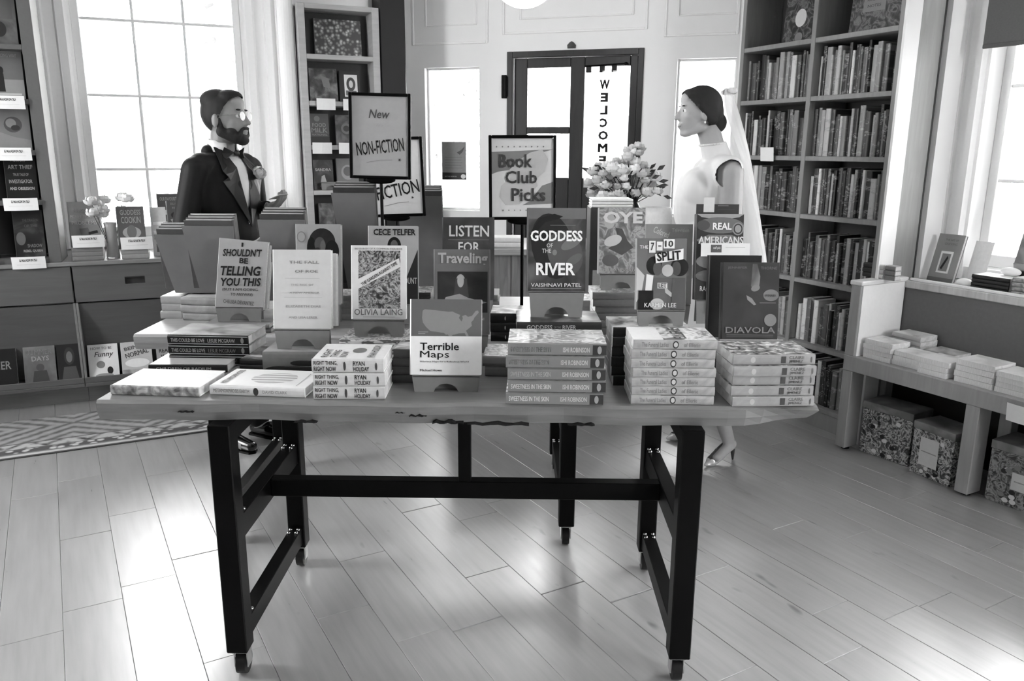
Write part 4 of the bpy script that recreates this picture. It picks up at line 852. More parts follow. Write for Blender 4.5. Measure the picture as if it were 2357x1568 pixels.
# plain carton carrying the little pile of white books below the flowers
q0 = atY(1362, 478, 3.24); q1 = atY(1455, 478, 3.24)
r = thing('display_riser', 'dark display block carrying thin white books below the flowers', 'display block', Matrix.Translation(((q0.x+q1.x)/2, 3.24, T2)))
MB().bbox(-.085, .085, 0, .16, 0, q0.z-T2, .003).obj('block', M(.20, .5), r)
MB().box(-.07, .07, -.0015, 0, .05, .16).obj('notice', M(.62, .5), r)
stack((q0.x+q1.x)/2, 3.245, q0.z+.0005, 3, .165, .14, .0105, 'thin white book', 'on the dark display block', M(.88, .4), M(.90, .5), jit=.005)

# ============================================================ RIGHT BOOKCASE: upright books, one object each
def spine_mat():
    m = bpy.data.materials.new('book_spine'); m.use_nodes = True; nt = m.node_tree; b = nt.nodes['Principled BSDF']; b.inputs['Roughness'].default_value = .45
    oi = nt.nodes.new('ShaderNodeObjectInfo'); tc = nt.nodes.new('ShaderNodeTexCoord')
    cx = nt.nodes.new('ShaderNodeCombineXYZ')
    mu = nt.nodes.new('ShaderNodeMath'); mu.operation = 'MULTIPLY'; mu.inputs[1].default_value = 50; nt.links.new(oi.outputs['Random'], mu.inputs[0])
    for i in range(3): nt.links.new(mu.outputs[0], cx.inputs[i])
    ad = nt.nodes.new('ShaderNodeVectorMath'); ad.operation = 'ADD'; nt.links.new(tc.outputs['Object'], ad.inputs[0]); nt.links.new(cx.outputs[0], ad.inputs[1])
    mp = nt.nodes.new('ShaderNodeMapping'); mp.inputs['Scale'].default_value = (.6, .1, 7); nt.links.new(ad.outputs[0], mp.inputs['Vector'])
    n1 = nt.nodes.new('ShaderNodeTexNoise'); n1.inputs['Scale'].default_value = 1.0; n1.inputs['Detail'].default_value = 2; nt.links.new(mp.outputs[0], n1.inputs['Vector'])
    mp2 = nt.nodes.new('ShaderNodeMapping'); mp2.inputs['Scale'].default_value = (1.6, .1, 40); nt.links.new(ad.outputs[0], mp2.inputs['Vector'])
    n2 = nt.nodes.new('ShaderNodeTexNoise'); n2.inputs['Scale'].default_value = 1.0; nt.links.new(mp2.outputs[0], n2.inputs['Vector'])
    r1 = ramp(nt, [(.54, 0), (.60, 1)], n1.outputs['Fac']); r2 = ramp(nt, [(.46, 0), (.54, 1)], n2.outputs['Fac'])
    ml = nt.nodes.new('ShaderNodeMath'); ml.operation = 'MULTIPLY'; nt.links.new(r1.outputs[0], ml.inputs[0]); nt.links.new(r2.outputs[0], ml.inputs[1])
    ml2 = nt.nodes.new('ShaderNodeMath'); ml2.operation = 'MULTIPLY'; ml2.inputs[1].default_value = .24; nt.links.new(ml.outputs[0], ml2.inputs[0])
    mx = nt.nodes.new('ShaderNodeMix'); mx.data_type = 'RGBA'; nt.links.new(ml2.outputs[0], mx.inputs[0]); nt.links.new(oi.outputs['Color'], mx.inputs[6])
    dk_ = nt.nodes.new('ShaderNodeMath'); dk_.operation = 'LESS_THAN'; dk_.inputs[1].default_value = .35
    nt.links.new(oi.outputs['Color'], dk_.inputs[0]); l2 = nt.nodes.new('ShaderNodeMapRange'); l2.inputs['To Min'].default_value = .02; l2.inputs['To Max'].default_value = .75
    nt.links.new(dk_.outputs[0], l2.inputs['Value']); nt.links.new(l2.outputs[0], mx.inputs[7]); nt.links.new(mx.outputs[2], b.inputs['Base Color']); return m
SPINE = spine_mat()
def unit_book():
    """unit book 1x1x1, spine in y=0 facing -y, rounded; pages set in at the top"""
    m = MB(); pts = [(0, .03), (.12, .008), (.3, 0), (.7, 0), (.88, .008), (1, .03), (1, 1), (0, 1)]
    m.prismz(pts, 0, 1, 0); m.box(.1, .9, .06, .985, .985, 1.0008, 1)
    return m.mesh('shelf_book', [SPINE, PAGES])
UB = unit_book()
def shelf_book(fr, x, v, z, t, d, h, g, lab, grp, tilt=0.0, name='book'):
    o = link(name, UB); o.matrix_world = F(fr, x, v, z) @ Matrix.Rotation(tilt, 4, 'Y') @ Matrix.Diagonal((t, d, h, 1)); g = lin(g); o.color = (g, g, g, 1)
    return tag(o, lab, 'book', grp)
srnd = random.Random(21)
def tone(g): return 'black' if g < .14 else 'dark' if g < .3 else 'mid-grey' if g < .5 else 'light grey' if g < .7 else 'white'
SHELFN = {2.01: 'top', 1.725: 'second', 1.425: 'third', 1.125: 'fourth', .785: 'fifth', .44: 'sixth', .115: 'bottom'}
for bi, (xa, xb, bay) in enumerate([(-.509, -.019, 'door-side'), (.009, .497, 'window-side')]):
    for z, top in [(1.725, 2.01), (1.425, 1.725), (1.125, 1.425), (.785, 1.125), (.44, .785), (.115, .44)]:
        x = xa + .004; k = 0; avail = top - .026 - z; end = xb - .01 - (.05 if (z == 1.725 and bi) else 0)
        while True:
            t = srnd.choice([.014, .017, .02, .022, .026, .03, .034]) ; 
            if x + t > end: break
            k += 1; h = min(avail-.012, srnd.choice([.196, .205, .213, .218, .23, .236, .243])); d = srnd.uniform(.13, .16)
            g = srnd.choice([.06, .1, .12, .16, .2, .24, .28, .32, .36, .4, .46, .52, .6, .7, .82])
            cx_ = ORD[k] if k < len(ORD) else 'last'
            fr_ = 'pillar end' if False else 'door-side end'
            shelf_book(B, x, .035+srnd.uniform(0, .02), z+.0005, t-.0012, d, h, g, f'{tone(g)} {"thick" if t > .025 else "slim" if t < .018 else "upright"} book, {cx_} from the door end, {SHELFN[z]} shelf, {bay} bay', f'upright books in the {bay} bay of the tall bookcase')
            x += t
def face_out(fr, u0, u1, v, z0, z1, label, cover, items, tilt=9, t=.022, hard=True, name=None, key=None):
    """cover-forward book leaning back in a piece of fitted furniture"""
    T = R(tilt); h = (z1-z0)/math.cos(T)
    r = thing(name or ('hardcover_book' if hard else 'paperback_book'), label, 'book', F(fr, u0, v, z0) @ Matrix.Rotation(-T, 4, 'X'))
    book_parts(r, u1-u0, h, t, cover, None, hard, items); return r
def shelf_card(fr, u0, u1, v, z0, z1, label, lines=True):
    r = thing('shelf_card', label, 'card', F(fr, u0, v, z0) @ Matrix.Rotation(R(6), 4, 'X'), 'white printed cards on the shelf edges'); w, h = u1-u0, z1-z0
    m = MB(); n = 6
    for i in range(n):
        a, b = w*i/n, w*(i+1)/n; ya, yb = -.005*math.sin(PI*i/n), -.005*math.sin(PI*(i+1)/n)
        m.add([(a, ya, 0), (b, yb, 0), (b, yb, h), (a, ya, h), (a, ya+.0008, 0), (b, yb+.0008, 0), (b, yb+.0008, h), (a, ya+.0008, h)], [(0, 1, 2, 3), (7, 6, 5, 4), (0, 4, 5, 1), (3, 2, 6, 7)])
    m.obj('card_sheet', CARD, r)
    if lines: art([('r', .24, .18, .76, .38, P('print', .35, .8, 300, .6, 1, (1, 1, .5))), ('r', .15, .62, .85, .64, .75)], w, h, r, y=-.0058)
    return r
# cover-forward things on the top shelf of the tall bookcase
BX = P('floral', .10, .42, 12, .45, 30.0, mid=.22)
r = face_out(B, -.27, -.045, .05, 2.0105, 2.31, 'dark patterned journal with a white round label, door-side top shelf', BX, [('r', 0, 0, 1, 1, BX), ('e', .5, .60, .17, .15, .82), ('e', .5, .92, .12, .08, .5)], tilt=4, t=.03)
r = face_out(B, .17, .485, .05, 2.0105, 2.33, 'dark flowered box book with a rounded label, window-side top shelf', BX, [('r', 0, 0, 1, 1, P('floral', .12, .4, 16, .45, 31.0, mid=.26)), ('r', .22, .45, .62, .72, .46), ('t', 'ADDRESS BOOK', .28, .52, .56, .57, .25), ('t', 'NOTES', .3, .62, .54, .66, .25)], tilt=4, t=.03)
# wide-spaced dark box at the end of the second shelf
shelf_book(B, .449, .05, 1.7255, .04, .15, .20, .07, 'black boxed set closing the second shelf by the window-side upright', None)
shelf_card(B, -.30, -.20, -.012, 1.395, 1.47, 'white folded card jutting from the third shelf behind the veil', False)

# tall dark bookcase by the window: cover-forward books and their cards
rows = [(1.96, 2.22, 'highest'), (1.69, 1.94, 'second'), (1.43, 1.67, 'third'), (1.17, 1.41, 'fourth'), (.858, 1.11, 'lowest')]
arts = [
 [('r', 0, 0, 1, 1, P('blotch', .2, .42, 9, .4, 40.0)), ('r', .1, .1, .9, .5, .34), ('e', .5, .7, .2, .15, .15)],
 [('r', 0, 0, 1, 1, .40), ('t', 'THE LONG WAY', .15, .08, .85, .15, .6), ('r', .0, .6, 1, 1, .55), ('e', .35, .42, .08, .08, .12), ('p', [(.28, .48), (.42, .48), (.44, .85), (.26, .85)], .12), ('r', .1, .88, .9, .92, .75)],
 [('r', 0, 0, 1, 1, .44), ('e', .48, .45, .28, .17, .30), ('e', .42, .42, .16, .10, .5), ('e', .55, .52, .14, .06, .2), ('p', [(0, .6), (.5, .72), (1, .78), (1, 1), (0, 1)], .50)],
 [('r', 0, 0, 1, 1, .07), ('t', 'THE STORY', .2, .10, .7, .17, .5), ('t', 'ART THIEF', .1, .24, .9, .33, .55), ('t', 'TRUE TALE OF', .25, .42, .75, .48, .5), ('t', 'INVESTIGATOR', .1, .56, .85, .64, .6), ('t', 'AND OBSESSION', .1, .72, .9, .79, .7)],
 [('r', 0, 0, 1, 1, P('blotch', .06, .30, 8, .35, 41.0, mid=.12)), ('t', 'THE DRAGON', .3, .18, .85, .24, .35), ('t', 'OF THE', .35, .30, .8, .36, .35), ('e', .2, .6, .16, .14, .36), ('t', 'SHADOW', .4, .72, .9, .79, .6), ('t', 'REBEL QUEEN', .25, .84, .9, .90, .65)]]
nm = ['faint landscape', 'standing-figure', 'coiled animal', 'black text-only', 'dark fantasy']
for i, (z0, z1, nth) in enumerate(rows):
    face_out(L, -.105+.005*i, .055+.0*i, .07, z0+.0005, z1, f'{nm[i]} cover facing out on the {nth} shelf by the window casing', M(.2, .4), arts[i], tilt=8)
    face_out(L, -.33, -.165, .07, z0+.0005, z1-.01, f'dark cover facing out on the {nth} shelf, at the picture edge', M(.12, .4), [('r', 0, 0, 1, 1, P('blotch', .08, .32, 10, .35, 42.0+i, mid=.16))], tilt=8)
    if i:
        shelf_card(L, -.10, .06, -.015, z0-.052, z0+.014, f'white card on the edge of the {nth} shelf by the casing')
        shelf_card(L, -.34, -.165, -.015, z0-.052, z0+.014, f'white card on the edge of the {nth} shelf, cut by the picture edge')
# books on the ledge of the counter cabinets
LB = [(-.29, -.155, .05, 'dark'), (-.12, .035, .36, 'grey figure'), (.045+.0, .165, .14, 'dark portrait'), (.20, .355, .82, 'white cartoon'), (.372, .535, .74, 'white scribbled'), (.56, .70, .60, 'bold-lettered')]
LA = [[('r', 0, 0, 1, 1, .08), ('t', 'HER', .2, .3, .8, .5, .5)],
      [('r', 0, 0, 1, 1, P('blotch', .32, .48, 8, .5, 50.0)), ('t', 'SUMMER', .1, .08, .9, .2, .6), ('t', 'DAYS', .25, .24, .8, .36, .6), ('e', .5, .52, .13, .09, .3), ('p', [(.3, .6), (.7, .6), (.8, 1), (.2, 1)], .25)],
      [('r', 0, 0, 1, 1, .12), ('e', .5, .30, .22, .22, .20), ('e', .5, .32, .13, .14, .42), ('p', [(.25, .56), (.75, .56), (.9, 1), (.1, 1)], .3)],
      [('r', 0, 0, 1, 1, .88), ('t', 'HOW TO BE', .1, .07, .8, .14, .45), ('t', 'Funny', .2, .2, .85, .38, .3, {'i': .3}), ('e', .4, .55, .14, .1, .5), ('e', .7, .72, .1, .1, .15), ('e', .5, .85, .3, .06, .6)],
      [('r', 0, 0, 1, 1, .74), ('t', 'BEING', .1, .1, .7, .2, .3, {'rot': 12}), ('t', 'NORMAL', .12, .25, .9, .38, .3, {'rot': 12}), ('e', .5, .58, .4, .12, .9), ('e', .8, .15, .07, .05, .15), ('r', .0, .75, 1, 1, P('blotch', .5, .8, 9, .5, 51.0))],
      [('r', 0, 0, 1, 1, .62), ('t', 'MORE', .2, .1, .9, .2, .12), ('t', 'READING', .1, .25, .95, .36, .12), ('t', 'WATER', .15, .42, .9, .52, .12), ('t', 'CLUB', .2, .58, .8, .68, .12)]]
for (a, b, g, n_), it in zip(LB, LA):
    off = -.003
    face_out(L, a, b, .012, .1345, .355 if g < .5 else .34, f'{n_} picture book leaning on the counter ledge near the rug', M(g if g > .1 else .1, .4), it, tilt=15, t=.012, hard=False)

# ============================================================ NARROW BOOKCASE BY THE COLUMN
CF = F(L, 0, .42)
def cface(u0, u1, v, z0, z1, lab, g, items, **k): return face_out(CF, u0, u1, v, z0, z1, lab, M(g, .4), items, **k)
cface(1.655, 1.955, .10, 2.0305, 2.26, 'large mosaic-patterned art book on the top shelf of the narrow bookcase', .5, [('r', 0, 0, 1, 1, P('cells', .28, .78, 42, .5, 60.0, mid=.5))], tilt=6, t=.02, key=None)
cface(1.605, 1.785, .09, 1.7455, 1.955, 'dark jungle-patterned book on the second shelf of the narrow bookcase', .3, [('r', 0, 0, 1, 1, P('blotch', .16, .52, 18, .5, 61.0, mid=.3)), ('p', [(.4, .2), (.7, .3), (.75, .6), (.5, .55)], .5)], tilt=7)
cface(1.80, 1.935, .085, 1.7455, 1.945, 'black-framed small portrait card on the second shelf of the narrow bookcase', .08, [('r', .22, .12, .86, .82, .85), ('e', .54, .42, .22, .22, .25), ('r', .28, .62, .80, .78, .4), ('e', .54, .42, .10, .12, .8)], tilt=6)
cface(1.59, 1.715, .08, 1.4705, 1.67, 'grey cookbook with outlined letters on the third shelf of the narrow bookcase', .3, [('r', 0, 0, 1, .65, .36), ('t', 'FOOD', .15, .30, .85, .42, .62), ('t', 'MILK', .08, .45, .92, .60, .66), ('t', 'NATIONAL', .1, .64, .9, .70, .6), ('e', .4, .16, .15, .09, .5), ('r', 0, .74, 1, 1, .2)], tilt=7)
cface(1.76, 1.90, .08, 1.4705, 1.665, 'dark ringed-picture book on the third shelf of the narrow bookcase', .2, [('r', 0, 0, 1, 1, P('blotch', .1, .40, 14, .5, 62.0, mid=.22)), ('e', .5, .45, .25, .18, .4), ('e', .5, .45, .15, .10, .2)], tilt=7)
cface(1.60, 1.73, .08, 1.1805, 1.375, 'dark book with white capitals over a pale figure, fourth shelf, narrow bookcase', .2, [('r', 0, 0, 1, 1, P('blotch', .1, .36, 12, .5, 63.0, mid=.2)), ('t', 'SANDRA', .1, .28, .9, .38, .8), ('p', [(.4, .55), (.55, .5), (.7, .9), (.3, .9)], .75)], tilt=7)
cface(1.755, 1.90, .08, 1.1805, 1.385, 'mid-grey face-drawing book on the fourth shelf of the narrow bookcase', .45, [('e', .5, .45, .30, .24, .58), ('e', .5, .42, .2, .15, .38), ('r', .1, .85, .9, .9, .6)], tilt=7)
cface(1.625, 1.735, .08, .9005, 1.09, 'small mottled book on the fifth shelf of the narrow bookcase', .4, [('r', 0, 0, 1, 1, P('blotch', .25, .6, 18, .5, 64.0))], tilt=7)
cface(1.75, 1.885, .08, .9005, 1.10, 'pale block-lettered book on the fifth shelf of the narrow bookcase', .62, [('t', 'AMERICA', .1, .10, .9, .2, .25), ('t', 'HIPPIE', .08, .3, .92, .55, .30, {'b': .03}), ('r', .1, .7, .9, .74, .3)], tilt=7)
for a, b, z, nth in [(1.625, 1.745, 1.745, 'second'), (1.795, 1.90, 1.745, 'second'), (1.585, 1.71, 1.47, 'third'), (1.755, 1.875, 1.47, 'third')]:
    shelf_card(CF, a, b, -.012, z-.055, z+.016, f'blank white card on the {nth} shelf edge of the narrow bookcase, {"nearer the column" if a < 1.7 else "nearer the dark post"}', False)
# bent board stands shown on the fifth shelf edge
e = easel(1.68, .03, 1.1805, .13, .045, R(8), 'empty bent board stand low in the narrow bookcase', CF, hh=.01)
e.matrix_world = F(CF, 1.70, .03, 1.181)

# ============================================================ COUNTER UNDER THE WINDOW
CZ = .8325
def lstack(u, v, z, n, h, w, t, what, where, cov, sp, **k):
    """spines toward the room on the L-frame surfaces"""
    p = L @ Vector((u, v, 0)); return stack(p.x, p.y, z, n, h, w, t, what, where, cov, sp, rz=math.atan(.42), **k)
z1 = lstack(.262, .02, CZ, 3, .155, .13, .024, 'grey paperback with dark shadow lines', 'beside the tall bookcase foot', M(.6), M(.46), hard=False, jit=.003)
face_out(L, .185, .335, .06, z1, z1+.245, 'grey book with three title lines and a running figure, beside the tall bookcase', M(.6, .4), [('r', 0, .45, 1, 1, .50), ('t', 'MARGO GOT', .18, .16, .85, .23, .85), ('t', 'MONEY TROUBLES', .05, .29, .97, .37, .85), ('t', 'PROBLEMS', .08, .43, .92, .51, .85), ('p', [(.3, .6), (.6, .58), (.7, .8), (.4, .85)], .38), ('r', .05, .80, .95, .9, .15), ('p', [(.6, .68), (.9, .64), (.92, .70), (.6, .74)], .15)], tilt=9)
shelf_card(L, .195, .355, .012, z1+.0, z1+.068, 'white curled card on the stack beside the tall bookcase')
z2 = lstack(.50, .02, CZ, 2, .14, .13, .026, 'light grey paperback', 'under the ornate dark cover', M(.7), M(.56), hard=False, jit=.003)
face_out(L, .425, .565, .06, z2, z2+.235, 'ornate dark book with outlined letters over a temple scene, on the counter', M(.34, .4), [('r', 0, 0, 1, 1, .34), ('t', 'GODDESS', .12, .08, .88, .2, .58), ('t', 'COOKIN', .14, .24, .86, .40, .6), ('e', .5, .62, .34, .14, .62), ('e', .5, .60, .18, .16, .42), ('e', .5, .85, .40, .07, .24), ('e', .5, .84, .30, .04, .42)], tilt=8)
shelf_card(L, .435, .60, .012, z2+.0, z2+.07, 'white flared card under the ornate dark cover on the counter')
def gvase(M4, lab):
    r = thing('flower_vase', lab, 'vase', M4); m = MB()
    m.lathe([(.001, 0), (.034, 0), (.036, .01), (.030, .06), (.030, .17), (.036, .20), (.033, .20), (.027, .17), (.027, .02), (.001, .012)], 28); g = bpy.data.materials.new('milky_glass'); g.use_nodes = True
    b = g.node_tree.nodes['Principled BSDF']; b.inputs['Base Color'].default_value = (.62, .62, .62, 1); b.inputs['Roughness'].default_value = .15; b.inputs['Transmission Weight'].default_value = .5
    m.obj('vase_body', g, r); return r
def blossom(m, c, r, mi=0, seed=0, n=7):
    """rounded rose: cupped petals wrapped about a small heart"""
    q = random.Random(seed); c = Vector(c); m.ell(c, (r*.55, r*.55, r*.5), 10, 6, mi)
    for el, k_, rad, w_ in ((-15, n, 1.0, .62), (22, n-1, .92, .58), (58, n-3, .74, .45)):
        o_ = q.uniform(0, 6)
        for i in range(k_):
            a = 2*PI*i/k_ + o_ + q.uniform(-.15, .15); e = R(el + q.uniform(-8, 8)); R0 = r*rad*q.uniform(.88, 1.08)
            g_ = []
            for de, rr in ((-26, .80), (0, .98), (24, 1.10)):
                for da in (-w_, 0, w_):
                    ee = e + R(de); d = Vector((math.cos(a+da)*math.cos(ee), math.sin(a+da)*math.cos(ee), math.sin(ee)))
                    g_.append(c + d*R0*rr*(1.0 if da == 0 else .93))
            m.add(g_, [(0, 1, 4, 3), (1, 2, 5, 4), (3, 4, 7, 6), (4, 5, 8, 7)], mi, None, False)
VM = F(L, .385, .11, CZ)
v_ = gvase(VM, 'slim milky glass vase between the two leaning books on the counter')
r = thing('white_flowers', 'small bunch of white flowers in the milky vase before the window', 'flowers', F(L, .385, .11, CZ+.03))
m = MB(); q = random.Random(5)
for i in range(9):
    a = q.uniform(0, 2*PI); d = q.uniform(.02, .10); c = (d*math.cos(a)*1.4, d*math.sin(a), .24+q.uniform(-.02, .07)); 
    MB().tube((0, 0, -.01+.001*i), c, .0018, n=5).obj('stem', M(.3, .5), r)
    f_ = MB(); blossom(f_, c, .036, 0, i); f_.obj('blossom', M(.88, .6, var=.03), r)
z3 = lstack(.815, .03, CZ, 4, .17, .14, .030, 'white paged paperback with fluted corners', 'at the counter near the stand backs', M(.8), M(.52), hard=False, jit=.004, jr=2)
face_out(L, .64, .765, .30, CZ, CZ+.345, 'tall dark notice with two white text bars standing before the window', M(.30, .5), [('t', 'OUR FAVOURITE', .1, .06, .9, .12, .6), ('r', .2, .28, .82, .36, .85), ('r', .2, .48, .88, .56, .8), ('t', 'LOVE', .4, .39, .6, .44, .6), ('r', .2, .7, .9, .9, .5)], tilt=6, t=.01)
face_out(L, .69, .825, .09, z3+.0, z3+.19, 'dark photo-collage book leaning on the fluted white paperbacks', M(.34, .4), [('r', 0, 0, 1, 1, .30), ('t', 'BLOOM', .15, .05, .7, .12, .5), ('t', 'TOGETHER', .2, .18, .8, .24, .6), ('e', .35, .42, .22, .10, .14), ('e', .72, .5, .18, .13, .62), ('p', [(.1, .55), (.5, .48), (.6, .58), (.2, .68)], .6), ('e', .35, .84, .3, .14, .62), ('e', .8, .72, .18, .13, .66)], tilt=9)
face_out(L, .60, .68, .10, CZ, CZ+.28, 'pale striped slim book between the two dark ones on the counter', M(.78, .4), [('r', .1, .3, .9, .36, .92), ('r', .1, .48, .9, .54, .92), ('r', .1, .62, .9, .66, .5), ('r', .2, .75, .8, .92, .4)], tilt=6)
z4 = lstack(1.02, .06, CZ, 7, .18, .14, .022, 'white magazine', 'on the counter behind the groom', M(.88), M(.84), hard=False, jit=.01, jr=4)
face_out(L, .92, 1.10, .26, CZ, CZ+.42, 'tall white notice standing on the counter behind the groom', M(.86, .5), [('t', 'Classics', .15, .25, .85, .33, .6, {'i': .2}), ('r', .2, .5, .7, .51, .6), ('r', .2, .56, .8, .57, .6), ('r', .2, .62, .6, .63, .6)], tilt=5, t=.006)
r = thing('small_cup', 'small grey cup on the sill beside the tall dark notice', 'cup', F(L, .865, .50, .8325)); MB().lathe([(.001, 0), (.026, 0), (.034, .24), (.031, .24), (.024, .01), (.001, .008)], 20).obj('cup_body', M(.55, .4), r)

# ============================================================ BENCH, LEDGE AND BOXES BY THE RIGHT WINDOW
def nstack(u, v, z, n, h, w, t, what, where, cov, sp, rz=0, **k):
    p = N @ Vector((u, v, 0)); return stack(p.x, p.y, z, n, h, w, t, what, where, cov, sp, rz=R(-60.8)+rz, **k)
SZ = .4855; COVL = P('blotch', .70, .95, 14, .4, 70.0, mid=.86)
PWH = P('print', .84, .9, 600, .8, 0, (.05, .05, 1.6))
nstack(.150, .035, SZ, 4, .150, .125, .0225, 'white paperback with edges turned outward', 'by the bench end slab', COVL, M(.7), hard=False, fore=True, jit=.005, jr=2, pages=PWH)
nstack(.305, .045, SZ, 3, .145, .125, .0215, 'white paperback with page edges out', 'second pile along the bench shelf', P('blotch', .7, .92, 10, .4, 71.0, mid=.88), M(.7), hard=False, fore=True, jit=.008, jr=3, pages=PWH)
nstack(.445, .02, SZ, 3, .135, .145, .0235, 'white paperback with a framed pale cover', 'third pile along the bench shelf', P('blotch', .72, .92, 12, .4, 72.0, mid=.9), M(.86), hard=False, fore=True, jit=.004, jr=2, pages=PWH)
nstack(.19, .19, SZ, 5, .150, .125, .0225, 'pale paperback with a printed cover', 'in the pile against the bench back board', COVL, M(.7), hard=False, jit=.006, jr=2)
nstack(.36, .19, SZ, 3, .150, .125, .022, 'grey-covered paperback', 'low against the bench back board', P('blotch', .5, .8, 14, .4, 73.0), M(.6), hard=False, jit=.006, jr=2)
nstack(.620, .03, SZ, 4, .165, .15, .0245, 'light paperback with a dark outlined cover edge', 'before the second bench leg', P('blotch', .75, .93, 8, .4, 74.0, mid=.9), M(.64), hard=False, fore=True, jit=.004, jr=2, pages=PWH)
nstack(.79, .03, SZ, 4, .150, .15, .022, 'pale grey paperback', 'just past the second bench leg', P('blotch', .7, .9, 8, .4, 75.0, mid=.86), M(.6), hard=False, fore=True, jit=.006, jr=2, pages=PWH)
nstack(.96, .04, SZ, 3, .15, .15, .024, 'white-paged paperback', 'where the bench leaves the picture', COVL, M(.6), hard=False, fore=True, jit=.006)
shelf_card(N, .80, .93, -.012, .395, .47, 'white card hooked on the front edge of the bench shelf', False)
# ledge
LZ = .8365
pp = N @ Vector((.035, .20, 0))
for i, (g, u) in enumerate([(.3, .005), (.88, .055), (.6, .09)]):
    nstack(.03+.0*i+(i-1)*.062, .15, .8525, 3, .052, .05, .022, ['small dark gift book', 'small white gift book', 'small grey gift book'][i], 'on the end cap of the bench', M(g), M(max(.2, g-.15)), jit=.002)
def nface(*a, **k): return face_out(N, *a, **k)
nface(.095, .225, .43, LZ, LZ+.225, 'grey poetry book with a framed figure leaning on the ledge', M(.55, .4), [('r', 0, 0, 1, 1, .56), ('t', 'THE ART OF', .3, .1, .8, .14, .4), ('t', 'GRIEVING', .3, .18, .8, .23, .45), ('r', .26, .36, .74, .82, .9), ('r', .33, .41, .67, .78, .52), ('p', [(.55, .45), (.6, .5), (.45, .75), (.38, .72)], .15), ('r', 0, .92, 1, 1, .4)], tilt=16)
nface(.245, .33, .50, LZ, LZ+.20, 'blank white card leaning beside the framed-figure book', M(.9, .5), None, tilt=16, t=.004)
z5 = nstack(.445, .36, LZ, 4, .17, .12, .0165, 'black-spined slim book', 'on the ledge by the rail', M(.86), M(.12), jit=.002, jr=.4)
nstack(.625, .36, LZ, 4, .165, .12, .019, 'grey mottled-spine book', 'farther along the ledge', M(.88), P('blotch', .4, .7, 40, .4, 76.0), jit=.002, jr=.4)
z6 = nstack(.52, .49, LZ, 2, .16, .09, .045, 'dark thick volume', 'behind the black-spined slim books', M(.2), M(.14), jit=.002, jr=.4)
nface(.455, .605, .515, z6+.03, z6+.29, 'photo-collage journal leaning on the ledge stand by the window', M(.35, .4), [('r', 0, 0, 1, .45, P('blotch', .2, .45, 6, .4, 77.0)), ('p', [(.3, 0), (.7, 0), (.8, .2), (.4, .4)], .72), ('r', 0, .45, 1, .5, .6), ('r', 0, .5, 1, 1, P('blotch', .25, .6, 7, .4, 78.0)), ('e', .5, .72, .25, .16, .5)], tilt=16)
easel(.53, .515, z6, .15, .03, R(16), 'pale bent stand holding the photo-collage journal on the ledge', N, hh=.10, mat=M(.62, .5))
shelf_card(N, .365, .53, .30, LZ+.0165, LZ+.019, 'flat white paper on the ledge rail', False).matrix_world = F(N, .37, .285, LZ+.0145) @ Matrix.Rotation(R(-84), 4, 'X')
for i, (u, v, w_) in enumerate([(.315, .385, .075), (.50, .455, .09)]):
    r = thing('white_shell', ['white shell-shaped paperweight before the leaning white card', 'white shell-shaped paperweight on the dark thick volumes'][i], 'paperweight', F(N, u, v, (LZ, z6)[i]) if i == 0 else F(N, .475, .46, LZ+.0665))
    m = MB(); m.ell((0, 0, .02), (w_/2, .03, .02), 20, 10); m.obj('shell_body', WHITE, r)
# roller shade over the right window
r = thing('roller_shade', 'grey fabric roller shade half lowered over the window by the bench', 'shade', F(N, .17, .51, 0))
MB().bbox(0, 1.3, 0, .004, 1.93, 2.98, .001).obj('fabric', M(.36, .8, var=.08, scale=120), r)
MB().bbox(0, 1.3, -.004, .008, 1.912, 1.932, .003).obj('hem_bar', M(.34, .7), r); MB().tube((0, .012, 3.0), (1.3, .012, 3.0), .028).obj('roller', WHITE, r)
for x in (.02, 1.27): MB().bbox(x, x+.015, .012, .088, 2.96, 3.06).obj('bracket', WHITE, r)
# flowered boxes on the floor under the bench
def fbox(u0, v0, w, d, h, rz, lab, seed, label_rect=None, tilt=0.0, a=.14, b=.80):
    r = thing('patterned_box', lab, 'box', F(N, u0, v0, .0005, rz) @ Matrix.Rotation(tilt, 4, 'X')); pt = P('floral', a, b, 26, .45, seed, mid=.42); pl = P('print', a*.7, b*.8, 22, .5, seed+1)
    MB().bbox(0, w, 0, d, 0, h*.86, .002).obj('box_body', pt, r); MB().bbox(-.003, w+.003, -.003, d+.003, h*.86+.0005, h, .002).obj('lid', P('blotch', .34, .56, 9, .5, seed+2), r)
    q = [('e', .2+.6*random.Random(seed+i).random(), .25+.7*random.Random(seed+20+i).random(), .05, .04, [.12, .85, .5][i % 3]) for i in range(14)]
    if label_rect: q += [('r', *label_rect, .80), ('r', label_rect[0]+.04, (label_rect[1]+label_rect[3])/2-.01, label_rect[2]-.04, (label_rect[1]+label_rect[3])/2+.01, .6)]
    art(q, w, h, r, y=-.0035); return r
fbox(.085, .075, .255, .16, .262, R(4), 'flowered keepsake box with a stag motif, first under the bench', 80.0)
fbox(.37, .06, .21, .16, .25, R(-6), 'flowered box with a tall white label, beside the second bench leg', 83.0, (.22, .25, .68, .78))
fbox(.72, .07, .26, .18, .27, R(2), 'dark flowered box with a wide white label beyond the second leg', 86.0, (.38, .42, .98, .70), a=.10, b=.62)

